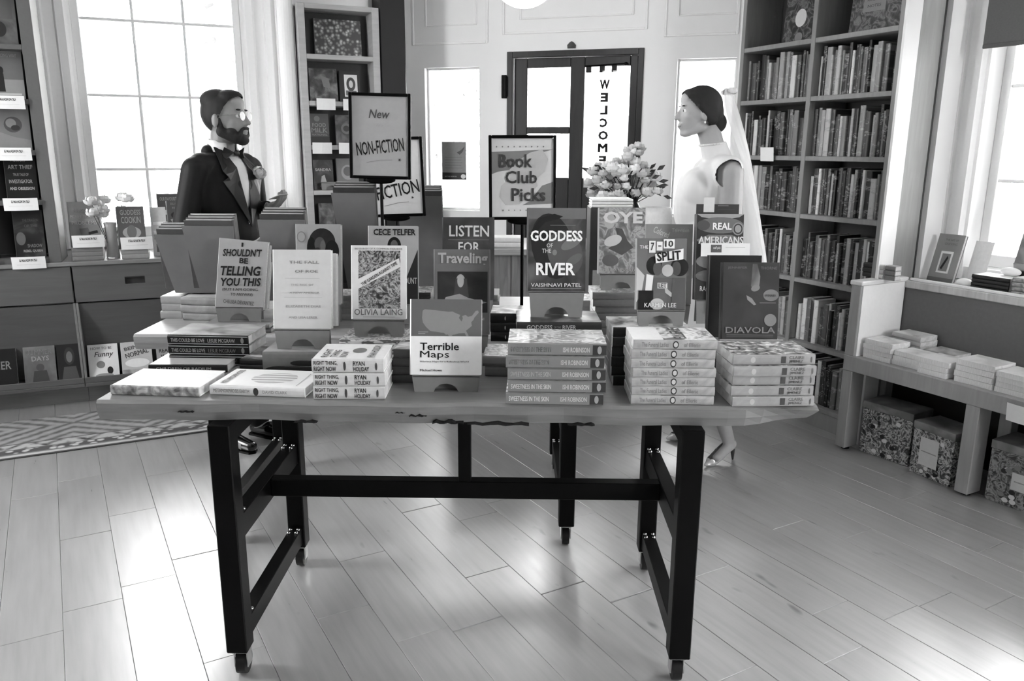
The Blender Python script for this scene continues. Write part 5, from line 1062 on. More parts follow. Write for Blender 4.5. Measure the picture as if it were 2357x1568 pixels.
# ============================================================ DOORWAY THINGS
r = thing('window_poster', 'grey notice with a black bottom strip taped to the sidelight glass', 'poster', F(fd, o1-1.073+.105, .044, 0))
pz0, pz1 = 1.235, 1.50
MB().box(0, .185, 0, .0015, pz0, pz1).obj('poster_sheet', M(.50, .6), r)
ar = bpy.data.objects['poster_sheet']; h_ = link('poster_print', MB().box(0, .185, -.001, -.0005, pz0, pz0+.05).mesh('poster_print', M(.14, .5)), r)
tp_ = link('poster_face', MB().box(0, .001, 0, .001, pz0+.1, pz0+.101).mesh('poster_face', M(.5)), r, loc=(0, 0, 0)); tp_.matrix_local = Matrix.Translation((0, -.001, pz0))
art([('p', [(.62, .28), (.78, .22), (.95, .12), (.86, .26), (.74, .34)], .25)] + [('r', .12, .40+.07*i, .85-.05*(i % 2), .415+.07*i, .42) for i in range(5)] + [('t', 'IN THE NORTH', .12, .90, .6, .93, .6), ('e', .88, .91, .10, .06, .8)], .185, pz1-pz0, tp_)
# hanging WELCOME banner on the door glass, read from outside, so mirrored here
r = thing('welcome_banner', 'narrow hanging fabric banner reading welcome in mirrored capitals on the door', 'banner', F(fd, o1, -.004, 0))
def cloth_mat():
    m = bpy.data.materials.new('thin_white_cloth'); m.use_nodes = True; nt = m.node_tree; b = nt.nodes['Principled BSDF']; o = nt.nodes['Material Output']
    b.inputs['Base Color'].default_value = (.85, .85, .85, 1); b.inputs['Roughness'].default_value = .9
    tl = nt.nodes.new('ShaderNodeBsdfTranslucent'); tl.inputs['Color'].default_value = (.85, .85, .85, 1); mx = nt.nodes.new('ShaderNodeMixShader'); mx.inputs[0].default_value = .55
    nt.links.new(b.outputs[0], mx.inputs[1]); nt.links.new(tl.outputs[0], mx.inputs[2]); nt.links.new(mx.outputs[0], o.inputs[0]); return m
CLOTH = cloth_mat()
m = MB(); n = 14; xs = [.085+.20*i/n for i in range(n+1)]
vs = [(x, .006*math.sin(i*1.3), z) for z in (1.20, 1.955) for i, x in enumerate(xs)]
m.add(vs, [(i, i+1, i+n+2, i+n+1) for i in range(n)], 0, None, True); m.obj('fabric', CLOTH, r)
m = MB(); m.tube((.075, 0, 1.985), (.345, 0, 1.995), .006); m.ell((.345, 0, 1.995), (.014, .012, .012)); m.obj('hanging_rod', BLACK, r)
for i, x in enumerate((.10, .19, .27)): MB().bbox(x-.018, x+.018, -.002, .004, 1.945, 1.99, .003).obj('tab', M(.12, .6), r)
fm = MB(); 
for i, ch in enumerate('WELCOME'):
    vs, fs = textdata(ch, .045, 0); cz = 1.868 - i*.081; wch = .066 if ch in 'WOM' else .050
    fm.add([(.212 + (.5-p)*wch, -.012, cz+(q_-.5)*.058) for p, q_ in vs], [f[::-1] for f in fs])
fm.obj('lettering', M(.03, .6), r)
r = thing('window_decal', 'faint mirrored hours lettering on the upper door pane', 'decal', F(fd, o1, .038, 0)); fm = MB()
for i, ch in enumerate('HOURS'):
    vs, fs = textdata(ch, 0, 0); fm.add([(-.10 - i*.03 + (.5-p)*.02, 0, 1.64+q_*.022) for p, q_ in vs], [f[::-1] for f in fs])
fm.obj('lettering', M(.75, .6), r)
# bouquet on the service counter
bq = atY(1440, 468, 4.56)
r = thing('bouquet_vase', 'dark bulbous vase under the big bouquet', 'vase', loc=(bq.x+.03, 4.60, CT))
MB().lathe([(.001, 0), (.05, 0), (.075, .05), (.085, .12), (.07, .19), (.045, .24), (.055, .265), (.048, .262), (.038, .24), (.001, .2)], 30).obj('vase_body', M(.10, .3), r)
r = thing('bridal_bouquet', 'large loose bouquet of pale roses and blossoms in the dark vase', 'flowers', loc=(bq.x+.03, 4.60, CT+.20))
q = random.Random(11); fl_px = [(1366,395),(1380,385),(1398,382),(1375,415),(1400,405),(1420,400),(1432,390),(1418,372),(1437,378),(1452,370),(1460,350),(1468,335),(1455,340),(1472,352),(1462,372),(1445,362),(1474,400),(1492,398),(1508,408),(1485,415),(1470,425),(1452,415),(1440,430),(1420,430),(1405,440),(1385,438),(1368,436),(1425,446),(1448,448),(1500,425),(1460,390),(1482,382),(1395,425),(1412,418),(1435,410),(1515,440),(1356,420),(1362,448),(1388,452),(1410,452),(1430,458),(1462,445),(1478,438),(1490,444),(1450,395),(1428,388),(1410,388),(1388,400),(1446,348),(1475,342)]
for i, (x, y) in enumerate(fl_px):
    p = atY(x, y, 4.60+q.uniform(-.09, .07)); c = (p.x-bq.x-.03, p.y-4.60, p.z-CT-.20); rad = .026 if i in (10, 11, 12, 13) else q.uniform(.028, .044)
    st_ = MB().tube((0.0, 0.0, -.0+.0005*i), c, .0022, n=5).obj('stem', M(.22, .5), r)
    f_ = MB(); blossom(f_, c, rad, 0, 100+i); b_ = f_.obj('blossom', M([.88, .74, .93, .82][i % 4], .6, var=.05), r)
lm = MB()
for i in range(46):
    a = q.uniform(0, 2*PI); el = q.uniform(-.35, .8); d = Vector((math.cos(a)*math.cos(el), math.sin(a)*.6*math.cos(el), math.sin(el)*.8)); c = d*q.uniform(.08, .22) + Vector((0, 0, .13)); t = d.orthogonal().normalized()*.016; ln = d*.06
    lm.add([c, c+ln*.5+t, c+ln, c+ln*.5-t], [(0, 1, 2, 3)])
for a, b in [((1375, 400), (1335, 385)), ((1500, 430), (1522, 452)), ((1495, 420), (1518, 400))]:
    p0, p1 = atY(*a, 4.6), atY(*b, 4.6); o_ = Vector((bq.x+.03, 4.6, CT+.2)); d = p1-p0; t = Vector((-d.z, 0, d.x)).normalized()*.014
    lm.add([p0-o_, (p0+p1)/2+t-o_, p1-o_, (p0+p1)/2-t-o_], [(0, 1, 2, 3)])
o = lm.obj('leaves', P('blotch', .12, .34, 30, .5, 90.0), r); o['kind'] = 'stuff'
# pale tub beside it
tb = atY(1512, 468, 4.5)
r = thing('white_bucket', 'pale rounded bucket beside the bouquet, before the dress', 'bucket', loc=(tb.x, 4.50, CT)); m = MB(); m.lathe([(.001, 0), (.065, 0), (.085, .09), (.088, .17), (.08, .22), (.074, .22), (.07, .03), (.001, .02)], 30); m.obj('bucket_body', M(.80, .4), r)

# ============================================================ THE COUPLE
def blob(prims, voxel=.006, smooth=6):
    """capsules ('c', p0, r0, p1, r1) and ellipsoids ('e', centre, radii, matrix) fused into one continuous skin"""
    m = MB()
    for p in prims:
        if p[0] == 'c':
            a, r0, b, r1 = Vector(p[1]), p[2], Vector(p[3]), p[4]
            m.tube(a, b, r0, r1, 16); m.ell(a, (r0,)*3, 16, 10); m.ell(b, (r1,)*3, 16, 10)
        else: m.ell((0, 0, 0), p[2], 22, 14, 0, Matrix.Translation(p[1]) @ (p[3] if len(p) > 3 else Matrix.Identity(4)))
    o = m.obj('tmp', WHITE, None, fix=True)
    md = o.modifiers.new('r', 'REMESH'); md.mode = 'VOXEL'; md.voxel_size = voxel
    ms = o.modifiers.new('s', 'SMOOTH'); ms.factor = .6; ms.iterations = smooth
    dg = bpy.context.evaluated_depsgraph_get(); dg.update()
    me = bpy.data.meshes.new_from_object(o.evaluated_get(dg)); bpy.data.objects.remove(o)
    vs = [v.co.copy() for v in me.vertices]; fs = [tuple(p.vertices) for p in me.polygons]; ns = [v.normal.copy() for v in me.vertices]
    bpy.data.meshes.remove(me); return vs, fs, ns
def part(bl, name, mat, parent, keep=None, off=0.0, disp=None):
    vs, fs, ns = bl
    use = {}; nf = []
    for f in fs:
        if keep is not None:
            c = sum((vs[i] for i in f), Vector())/len(f)
            if not keep(c): continue
        nf.append([use.setdefault(i, len(use)) for i in f])
    inv = [None]*len(use)
    for i, k_ in use.items():
        p = vs[i] + ns[i]*off
        inv[k_] = tuple(disp(p, ns[i]) if disp else p)
    me = bpy.data.meshes.new(name); me.from_pydata(inv, [], nf); me.materials.append(mat); me.polygons.foreach_set('use_smooth', [True]*len(nf)); me.update()
    return link(name, me, parent)
def tf(prims, M4):
    r3 = M4.to_3x3().to_4x4(); out = []
    for p in prims:
        if p[0] == 'c': out.append(('c', M4 @ Vector(p[1]), p[2], M4 @ Vector(p[3]), p[4]))
        else: out.append(('e', M4 @ Vector(p[1]), p[2], r3 @ (p[3] if len(p) > 3 else Matrix.Identity(4))))
    return out
def head(k=1.0, slim=0.0):
    """head about its own origin at the skull centre; x forward, y left"""
    w = .078 - slim
    pr = [('e', (0, 0, 0), (.098, w, .098)), ('e', (.040, 0, -.045), (.062, .060-slim, .082)), ('e', (.075, 0, .012), (.022, .046, .014)), ('e', (.066, 0, .045), (.03, .05, .035)),
          ('c', (.006, .045, -.088), .022, (.070, .012, -.118), .016), ('c', (.006, -.045, -.088), .022, (.070, -.012, -.118), .016), ('e', (.084, 0, -.117), (.016, .018, .015)),
          ('e', (.060, .034, -.038), (.028, .024, .024)), ('e', (.060, -.034, -.038), (.028, .024, .024)),
          ('c', (.092, 0, .002), .0075, (.120, 0, -.043), .0100), ('e', (.107, .010, -.048), (.009, .006, .006)), ('e', (.107, -.010, -.048), (.009, .006, .006)),
          ('e', (.101, 0, -.076), (.010, .020, .0055)), ('e', (.098, 0, -.088), (.010, .017, .006)), ('e', (.090, 0, -.101), (.008, .016, .008)),
          ('e', (-.004, w+.003, -.035), (.017, .007, .030)), ('e', (-.004, -w-.003, -.035), (.017, .007, .030)), ('e', (0, w+.006, -.014), (.012, .006, .012)), ('e', (0, -w-.006, -.014), (.012, .006, .012))]
    return pr
def hand(w, d, n, curl=.6, side=1, s=1.0):
    """w wrist, d pointing direction, n palm normal, thumb on side*cross(n,d)"""
    w, d, n = Vector(w), Vector(d).normalized(), Vector(n).normalized(); t = n.cross(d)*side; n = (t.cross(d)*(-side)).normalized() if False else n
    pr = [('c', w, .023*s, w+d*.05*s+t*.012*s, .020*s), ('c', w, .022*s, w+d*.055*s-t*.018*s, .018*s), ('c', w+d*.05*s+t*.026*s, .013*s, w+d*.06*s-t*.028*s, .012*s)]
    for i, ln in enumerate((.072, .080, .075, .058)):
        p = w + d*.075*s + t*(.029-.019*i)*s; dd = d.copy(); a = p
        pr.append(('c', w+d*.045*s+t*(.024-.016*i)*s, .0105*s, p, .0095*s))
        for j, fr_ in enumerate((.45, .32, .23)):
            ang = curl*(.5+.35*j) ; dd = (dd*math.cos(ang) + n*math.sin(ang)).normalized(); b = a + dd*ln*fr_*s
            pr.append(('c', a, (.0095-.0008*j)*s, b, (.0087-.0008*j)*s)); a = b
    b0 = w + d*.018*s + t*.026*s; b1 = b0 + (d*.6+t*.75+n*.25).normalized()*.038*s; b2 = b1 + (d*.9+t*.25+n*.35).normalized()*.030*s
    pr += [('c', b0, .014*s, b1, .0105*s), ('c', b1, .0102*s, b2, .0085*s)]
    return pr
SKIN = M(.52, .5, .4, var=.03, scale=30); SKINF = M(.62, .48, .4, var=.03, scale=30)
HAIR = P('stripes', .03, .06, 60, .75, 1.0, (1, 1, .3)); TUX = M(.055, .65, .3, var=.12, scale=90); SATIN = M(.07, .28, .6, var=.05)

# ---- groom
g = frame(-1.35, 3.82, R(-27))
HG = Matrix.Translation((.022, -.004, 1.600)) @ Matrix.Rotation(R(17), 4, 'Z') @ Matrix.Rotation(R(-1), 4, 'Y')
rE, lE = (-.05, -.215, 1.12), (-.03, .215, 1.12); rW, lW = (.175, -.13, 1.01), (.125, .135, 1.165)
arms = [('c', (-.01, -.16, 1.35), .050, rE, .042), ('c', rE, .040, rW, .026), ('c', (-.01, .16, 1.35), .050, lE, .042), ('c', lE, .040, lW, .026)]
legs = [('c', (0, -.085, .86), .085, (.02, -.10, .48), .056), ('c', (.02, -.10, .48), .054, (-.02, -.105, .11), .036), ('c', (0, .085, .86), .085, (.03, .09, .48), .056), ('c', (.03, .09, .48), .054, (.0, .095, .11), .036),
        ('c', (-.02, -.105, .06), .034, (.10, -.115, .035), .028), ('c', (.0, .095, .06), .034, (.13, .10, .035), .028)]
torso = [('e', (0, 0, 1.25), (.108, .150, .17)), ('e', (.005, 0, 1.05), (.105, .145, .17)), ('e', (0, 0, .90), (.11, .155, .12)), ('c', (-.01, -.14, 1.365), .055, (-.01, .14, 1.365), .055)]
neck = [('c', (-.012, 0, 1.40), .058, (.005, 0, 1.53), .056)]
hands_g = hand(rW, (.9, .42, .1), (-.1, .45, .85), .55, 1) + hand(lW, (.9, -.05, .40), (-.35, -.2, .85), .5, -1)
bl = blob(tf(head(), HG) + neck + torso + arms + legs + hands_g, .0052, 5)
root = part(bl, 'person', SKIN, None); root.matrix_world = g
tag(root, 'bearded man in glasses, dark tuxedo and bow tie, facing the bride', 'person')
jk = blob([('e', (0, 0, 1.25), (.128, .175, .185)), ('e', (.008, 0, 1.06), (.130, .158, .19)), ('e', (.0, 0, .90), (.128, .172, .13)), ('c', (-.012, -.130, 1.366), .062, (-.012, .130, 1.366), .062),
           ('c', (-.035, -.06, 1.43), .034, (-.045, .06, 1.43), .034), ('c', (-.03, 0, 1.40), .072, (-.03, 0, 1.435), .060), ('e', (0, 0, .80), (.126, .172, .07)),
           ('c', (-.012, -.165, 1.350), .062, rE, .053), ('c', rE, .053, (rW[0]-.02, rW[1]-.006, rW[2]-.003), .040), ('c', (-.012, .165, 1.350), .062, lE, .053), ('c', lE, .053, (lW[0]-.02, lW[1]+.006, lW[2]-.003), .040)], .0055, 5)
def vneck(c):
    if c.x < .02 or abs(c.y) > .075 or c.z < 1.10 or c.z > 1.50: return False
    return abs(c.y-.0) < .006 + (c.z-1.10)*.13
part(jk, 'jacket', TUX, root, lambda c: not vneck(c) and c.z > .76)
part(jk, 'shirt', M(.90, .6, var=.02), root, lambda c: c.x > -.01 and abs(c.y) < .09 and 1.06 < c.z < 1.47, -.004)
m = MB(); n = 20   # standing collar
for i in range(n+1):
    a = R(28 + (360-56)*i/n); r0, r1 = .066, .063
    for z, r_ in ((1.425, r0), (1.478 if .12 < i/n < .88 else 1.47, r1)): m.v.append((-.006+r_*math.cos(a), r_*math.sin(a), z+.012*(1-math.cos(a))*.5))
m.f += [[2*i, 2*i+2, 2*i+3, 2*i+1] for i in range(n)]; m.m += [0]*n; m.sm += [True]*n
o = m.obj('collar', M(.90, .6, var=.02), root); sd = o.modifiers.new('s', 'SOLIDIFY'); sd.thickness = .003
for sgn in (-1, 1):   # satin lapels
    pts = [(.000, 1.09), (.080, 1.235), (.118, 1.30), (.090, 1.318), (.108, 1.345), (.066, 1.45), (.042, 1.445), (.034, 1.36), (.013, 1.20)]
    m = MB()
    def surf(y, z):
        k_ = max(0, 1-(y/.19)**2); bx = .128*math.sqrt(max(0, 1-((z-1.25)/.185)**2)*1.0)*math.sqrt(k_) if abs(z-1.25) < .185 else 0
        cx = .008+.130*math.sqrt(max(0, 1-((z-1.06)/.19)**2))*math.sqrt(max(0, 1-(y/.165)**2)) if abs(z-1.06) < .19 else 0
        dx = -.012+.064*math.sqrt(max(0, 1-((z-1.372)/.064)**2)) if abs(z-1.372) < .064 else 0
        ex = -.03+.066*math.sqrt(max(0, 1-(y/.07)**2)) if z > 1.37 and abs(y) < .07 else 0
        return max(bx, cx, dx, ex, .0)+.005
    vs_ = [(surf(y, z), sgn*y, z) for y, z in pts]; m.add(vs_, [(0, 1, 7, 8), (1, 2, 3, 7), (3, 4, 6, 7), (4, 5, 6)] if sgn > 0 else [(8, 7, 1, 0), (7, 3, 2, 1), (7, 6, 4, 3), (6, 5, 4)])
    o = m.obj('lapel', SATIN, root); sd = o.modifiers.new('s', 'SOLIDIFY'); sd.thickness = .005; sd.offset = 1
    sb = o.modifiers.new('b', 'SUBSURF'); sb.levels = 1; sb.subdivision_type = 'SIMPLE'; sb.render_levels = 1
m = MB()
for sgn in (-1, 1): m.add([(.075, 0, 1.425), (.068, sgn*.062, 1.453), (.056, sgn*.066, 1.425), (.066, sgn*.060, 1.396), (.088, sgn*.03, 1.425)], [(0, 1, 4), (1, 2, 4), (2, 3, 4), (3, 0, 4), (0, 3, 2, 1)])
m.ell((.080, 0, 1.425), (.013, .013, .014)); m.obj('bow_tie', SATIN, root, fix=True)
tr = blob([('e', (0, 0, .86), (.122, .168, .11)), ('c', (0, -.085, .84), .095, (.02, -.10, .48), .075), ('c', (.02, -.10, .48), .073, (-.015, -.105, .10), .058), ('c', (0, .085, .84), .095, (.03, .09, .48), .075), ('c', (.03, .09, .48), .073, (.0, .095, .10), .058)], .008, 4)
part(tr, 'trousers', TUX, root, lambda c: c.z > .045)
for sy, x0, x1 in ((-.108, -.07, .155), (.098, -.05, .185)):
    sh_ = blob([('c', (x0+.03, sy, .040), .036, (x0+.12, sy, .044), .038), ('c', (x0+.12, sy, .042), .038, (x1-.01, sy, .030), .029), ('e', (x0+.035, sy, .07), (.04, .034, .035))], .005, 3)
    s_ = part(sh_, 'shoe', M(.05, .16, .7), root, lambda c: c.z > .009); MB().prismz([(x0+.0, sy-.03), (x0+.10, sy-.032), (x1, sy-.030), (x1+.018, sy), (x1, sy+.030), (x0+.1, sy+.032), (x0, sy+.03), (x0-.008, sy)], 0, .011).obj('sole', BLACK, s_)
# hair, beard, eyes, glasses on the head frame
hr = blob([('e', (-.004, 0, .006), (.104, .085, .101)), ('e', (.035, 0, .072), (.058, .062, .036)), ('e', (-.03, 0, .06), (.075, .075, .052))], .0035, 6)
def pw(z, pts):
    if z >= pts[0][0]: return pts[0][1]
    for (a, u), (b, w_) in zip(pts[:-1], pts[1:]):
        if z >= b: return w_ + (u-w_)*(z-b)/(a-b)
    return pts[-1][1]
def hk(c): return c.z > -.080 and c.x < pw(c.z, [(.10, .105), (.078, .094), (.060, .062), (.035, .046), (.012, .034), (-.012, .020), (-.035, .008), (-.05, -.024), (-.08, -.055)])
o = part(hr, 'hair', HAIR, root, hk); o.matrix_local = HG
bd = blob([('c', (.012, .066, -.022), .012, (.010, .060, -.075), .017), ('c', (.012, -.066, -.022), .012, (.010, -.060, -.075), .017), ('c', (.010, .055, -.080), .024, (.066, .028, -.108), .028), ('c', (.010, -.055, -.080), .024, (.066, -.028, -.108), .028),
           ('e', (.080, 0, -.118), (.030, .034, .024)), ('c', (.096, .024, -.070), .0075, (.088, .034, -.095), .012), ('c', (.096, -.024, -.070), .0075, (.088, -.034, -.095), .012), ('c', (.102, -.018, -.066), .0075, (.102, .018, -.066), .0075), ('c', (.094, -.020, -.100), .010, (.094, .020, -.100), .010), ('e', (.05, .045, -.08), (.03, .02, .02)), ('e', (.05, -.045, -.08), (.03, .02, .02))], .0035, 4)
o = part(bd, 'beard', P('blotch', .05, .12, 300, .8, 2.0), root); o.matrix_local = HG
for sgn in (-1, 1):
    o = MB().ell((.079, sgn*.030, -.010), (.0125, .0125, .0115), 14, 10).obj('eye', M(.85, .2), root); o.matrix_local = HG
    p_ = MB().ell((.089, sgn*.030, -.010), (.004, .0055, .0055), 12, 8).obj('iris', M(.08, .15), o)
    o = MB().ell((.090, sgn*.031, .016), (.006, .021, .0045), 14, 8).obj('eyebrow', M(.06, .8), root); o.matrix_local = HG
gm = MB()
for sgn in (-1, 1):
    for i in range(20):
        a, b = 2*PI*i/20, 2*PI*(i+1)/20
        gm.tube((.108, sgn*.033+.024*math.cos(a), -.012+.020*math.sin(a)), (.108, sgn*.033+.024*math.cos(b), -.012+.020*math.sin(b)), .0013, n=6)
    gm.tube((.108, sgn*.057, -.005), (.0, sgn*.086, -.008), .0013, n=6)
gm.tube((.109, -.009, -.008), (.109, .009, -.008), .0013, n=6)
o = gm.obj('glasses', M(.75, .2, .5, .9), root); o.matrix_local = HG
for sgn in (-1, 1):
    l_ = MB().prismz([(sgn*.033+.023*math.cos(2*PI*i/20), -.012+.019*math.sin(2*PI*i/20)) for i in range(20)], 0, .001).obj('lens', GLASS, o); l_.matrix_local = Matrix(((0, 0, 1, .108), (1, 0, 0, 0), (0, 1, 0, 0), (0, 0, 0, 1)))
bt = MB(); blossom(bt, (0, 0, 0), .034, 0, 3); blossom(bt, (.0, .018, -.018), .022, 0, 4)
o = bt.obj('boutonniere', M(.88, .6), root); o.matrix_local = Matrix.Translation((.128, .085, 1.335)) @ Matrix.Rotation(R(75), 4, 'Y')
ph = thing('folded_note', 'small pale folded note held in the hands of the man in glasses', 'paper', g @ Matrix.Translation((.225, .10, 1.225)) @ Matrix.Rotation(R(-20), 4, 'Y')); MB().bbox(-.035, .035, -.03, .03, 0, .003, .0005).obj('paper_sheet', M(.7, .6), ph)

# ---- bride
b_ = frame(.895, 3.66, R(183))
HB = Matrix.Translation((.072, .0, 1.630)) @ Matrix.Rotation(R(2), 4, 'Y') @ Matrix.Rotation(R(0), 4, 'Z')
nl, fl_ = (-.045, .172, 1.11), (-.03, -.18, 1.11); nw, fw_ = (.11, .185, .93), (.12, -.17, .93)
HBp = [('c', (-.038, .146, 1.355), .057, nl, .046), ('c', nl, .042, nw, .024), ('c', (-.038, -.146, 1.355), .055, fl_, .044), ('c', fl_, .034, fw_, .022)]
inv_b = b_.inverted()
NA, FA = inv_b @ Vector((1.035, 3.585, .105)), inv_b @ Vector((.93, 3.885, .105)); NT, FT = inv_b @ Vector((.93, 3.515, .03)), inv_b @ Vector((.82, 3.86, .03))
lg = [('c', (0, .075, .86), .09, (.0, .085, .50), .058), ('c', (.0, .085, .50), .055, NA, .030), ('c', (0, -.075, .86), .09, (.03, -.10, .50), .058), ('c', (.03, -.10, .50), .055, FA, .030),
      ('c', NA+Vector((-.012, 0, -.02)), .026, NT+Vector((-.035, .004, .016)), .020), ('c', FA+Vector((-.012, 0, -.02)), .026, FT+Vector((-.035, 0, .016)), .020)]
to = [('e', (-.005, 0, 1.28), (.088, .125, .13)), ('e', (.05, .05, 1.28), (.055, .055, .065)), ('e', (.05, -.05, 1.28), (.055, .055, .065)), ('e', (0, 0, 1.08), (.082, .112, .14)), ('e', (-.02, 0, .90), (.11, .155, .13)), ('c', (-.028, -.11, 1.375), .042, (-.028, .11, 1.375), .042)]
nk = [('c', (-.020, 0, 1.40), .053, (.030, 0, 1.545), .050)]
hb = hand(nw, (.75, -.3, -.35), (0, -.9, 0), .5, 1, .9) + hand(fw_, (.75, .3, -.35), (0, .9, 0), .5, -1, .9)
bl = blob(tf(head(slim=.004), HB @ Matrix.Scale(.89, 4)) + nk + to + HBp + lg + hb, .0052, 5)
broot = part(bl, 'person', SKINF, None); broot.matrix_world = b_
tag(broot, 'dark-haired bride in a white sleeveless dress and long veil, facing the man', 'person')
DRESS = M(.83, .65, .3, var=.015, scale=25)
dr = blob([('e', (-.005, 0, 1.275), (.102, .140, .145)), ('e', (.070, .045, 1.275), (.075, .075, .090)), ('e', (.070, -.045, 1.275), (.075, .075, .090)), ('e', (.055, 0, 1.21), (.112, .105, .17)), ('e', (.025, 0, 1.08), (.125, .128, .15)), ('c', (-.028, -.125, 1.376), .056, (-.028, .125, 1.376), .056),
           ('c', (-.024, 0, 1.40), .066, (.006, 0, 1.485), .057), ('c', (-.03, .145, 1.372), .060, (-.012, .165, 1.350), .058), ('c', (-.03, -.145, 1.372), .060, (-.012, -.165, 1.350), .058)], .0055, 5)
part(dr, 'dress_bodice', DRESS, broot, lambda c: c.z > 1.0 and c.z < 1.482 + (-.12*c.x) and abs(c.y) < .186)
nbm = MB(); nn_ = 28
for i in range(nn_):
    a0_, a1_ = 2*PI*i/nn_, 2*PI*(i+1)/nn_
    P0, P1 = [(.006+.0555*math.cos(a), .0565*math.sin(a), 1.479-.12*(.006+.0555*math.cos(a))) for a in (a0_, a1_)]
    nbm.tube(P0, P1, .0050, n=8)
nbm.obj('neckband', DRESS, broot)
m = MB(); n = 48; rows_ = 16; vs = []
for j in range(rows_+1):
    t = j/rows_; z = 1.06 - t*.74; rx = .140 + .055*t**.6 + .10*t; ry = .130 + .07*t**.6 + .14*t
    for i in range(n):
        a = 2*PI*i/n; f_ = 1 + .05*t*math.sin(a*9 + 1.2*math.sin(a*2)) ; vs.append((.005 - .02*t + rx*f_*math.cos(a), ry*f_*math.sin(a), z))
m.add(vs, [(j*n+i, (j+1)*n+i, (j+1)*n+(i+1) % n, j*n+(i+1) % n) for j in range(rows_) for i in range(n)], 0, None, True)
o = m.obj('dress_skirt', DRESS, broot); sd = o.modifiers.new('s', 'SOLIDIFY'); sd.thickness = .003
# hair with a low bun
HS = Matrix.Scale(.89, 4)
hr = blob([('e', (-.008, 0, .012), (.106, .084, .100)), ('e', (-.030, 0, -.02), (.088, .082, .085)), ('e', (-.086, 0, -.070), (.050, .050, .052)), ('e', (-.07, 0, -.105), (.036, .040, .034)), ('e', (.045, 0, .060), (.050, .066, .038)), ('c', (.02, .076, .01), .014, (-.05, .070, -.06), .020), ('c', (.02, -.076, .01), .014, (-.05, -.070, -.06), .020)], .0045, 5)
def hb_k(c): return c.x < pw(c.z, [(.10, .092), (.075, .086), (.055, .074), (.03, .054), (.005, .034), (-.02, .012), (-.045, -.010), (-.08, -.030), (-.12, -.045)])
o = part(hr, 'hair', HAIR, broot, hb_k); o.matrix_local = HB @ HS
for sgn in (-1, 1):
    o = MB().ell((.079, sgn*.030, -.010), (.0125, .0125, .0105), 14, 10).obj('eye', M(.85, .2), broot); o.matrix_local = HB @ HS
    MB().ell((.089, sgn*.030, -.010), (.004, .0055, .0055), 12, 8).obj('iris', M(.08, .15), o)
    o = MB().ell((.092, sgn*.032, .014), (.005, .020, .003), 14, 8).obj('eyebrow', M(.08, .8), broot); o.matrix_local = HB @ HS
    o = MB().ell((-.004, sgn*.083, -.068), (.005, .005, .006), 10, 8).obj('earring', M(.9, .15, .8), broot); o.matrix_local = HB @ HS
o = MB().ell((.101, 0, -.082), (.0095, .018, .008), 16, 8).obj('lips', M(.48, .4), broot); o.matrix_local = HB @ HS
# shoes
for A_, T_ in ((NA, NT), (FA, FT)):
    d = Vector((T_.x-A_.x, T_.y-A_.y, 0)).normalized(); h0 = Vector((A_.x, A_.y, 0)) - d*.045; tip = Vector((T_.x, T_.y, 0)) + d*.03
    sp_ = blob([('c', h0+d*.03+Vector((0, 0, .085)), .030, h0+d*.10+Vector((0, 0, .055)), .029), ('c', h0+d*.10+Vector((0, 0, .05)), .029, tip-d*.05+Vector((0, 0, .024)), .026), ('c', tip-d*.05+Vector((0, 0, .022)), .024, tip-d*.012+Vector((0, 0, .014)), .009)], .005, 3)
    lim = lambda c: (c.z < .018 + max(0, ((tip-c).dot(d)-.05))*.5 + .022) 
    s_ = part(sp_, 'shoe', M(.82, .22, .7, .35), broot, lim, .001); sd = s_.modifiers.new('s', 'SOLIDIFY'); sd.thickness = .002
    MB().tube(h0+d*.012+Vector((0, 0, .07)), h0+d*.004, .014, .0045, 10).obj('heel', M(.25, .3), s_)
# veil: gathered at a comb on the crown, falling behind the shoulders
def veil_mat():
    m = bpy.data.materials.new('veil_tulle'); m.use_nodes = True; nt = m.node_tree; b = nt.nodes['Principled BSDF']; o = nt.nodes['Material Output']
    b.inputs['Base Color'].default_value = (.92, .92, .92, 1); b.inputs['Roughness'].default_value = .8
    tl = nt.nodes.new('ShaderNodeBsdfTranslucent'); tl.inputs['Color'].default_value = (.95, .95, .95, 1); m1 = nt.nodes.new('ShaderNodeMixShader'); m1.inputs[0].default_value = .6
    tr_ = nt.nodes.new('ShaderNodeBsdfTransparent'); m2 = nt.nodes.new('ShaderNodeMixShader'); m2.inputs[0].default_value = .14
    nt.links.new(b.outputs[0], m1.inputs[1]); nt.links.new(tl.outputs[0], m1.inputs[2]); nt.links.new(m1.outputs[0], m2.inputs[1]); nt.links.new(tr_.outputs[0], m2.inputs[2]); nt.links.new(m2.outputs[0], o.inputs[0]); return m
prof = [(1.712, -.030, -.052, .018), (1.69, -.02, -.075, .035), (1.62, -.022, -.098, .058), (1.52, -.055, -.135, .085), (1.42, -.095, -.160, .11), (1.30, -.125, -.185, .13), (1.15, -.165, -.215, .15), (1.0, -.195, -.250, .165), (.80, -.220, -.29, .18), (.62, -.235, -.32, .19)]
m = MB(); n = 22; vs = []
for z, xf, xb, wy in prof:
    for i in range(n+1):
        a = -PI/2 + PI*i/n; rr = 1+.06*math.sin(i*2.4+z*2); vs.append((xf-(xf-xb)*math.cos(a)*rr, wy*math.sin(a)*rr, z))
m.add(vs, [(j*(n+1)+i, j*(n+1)+i+1, (j+1)*(n+1)+i+1, (j+1)*(n+1)+i) for j in range(len(prof)-1) for i in range(n)], 0, None, True)
o = m.obj('veil', veil_mat(), broot); sd = o.modifiers.new('s', 'SUBSURF'); sd.levels = 1; sd.render_levels = 2
cb = MB()
for i in range(5): blossom(cb, (-.045-.004*i, -.04+.02*i, 1.70+.006*(i % 2)), .018, 0, 40+i, 6)
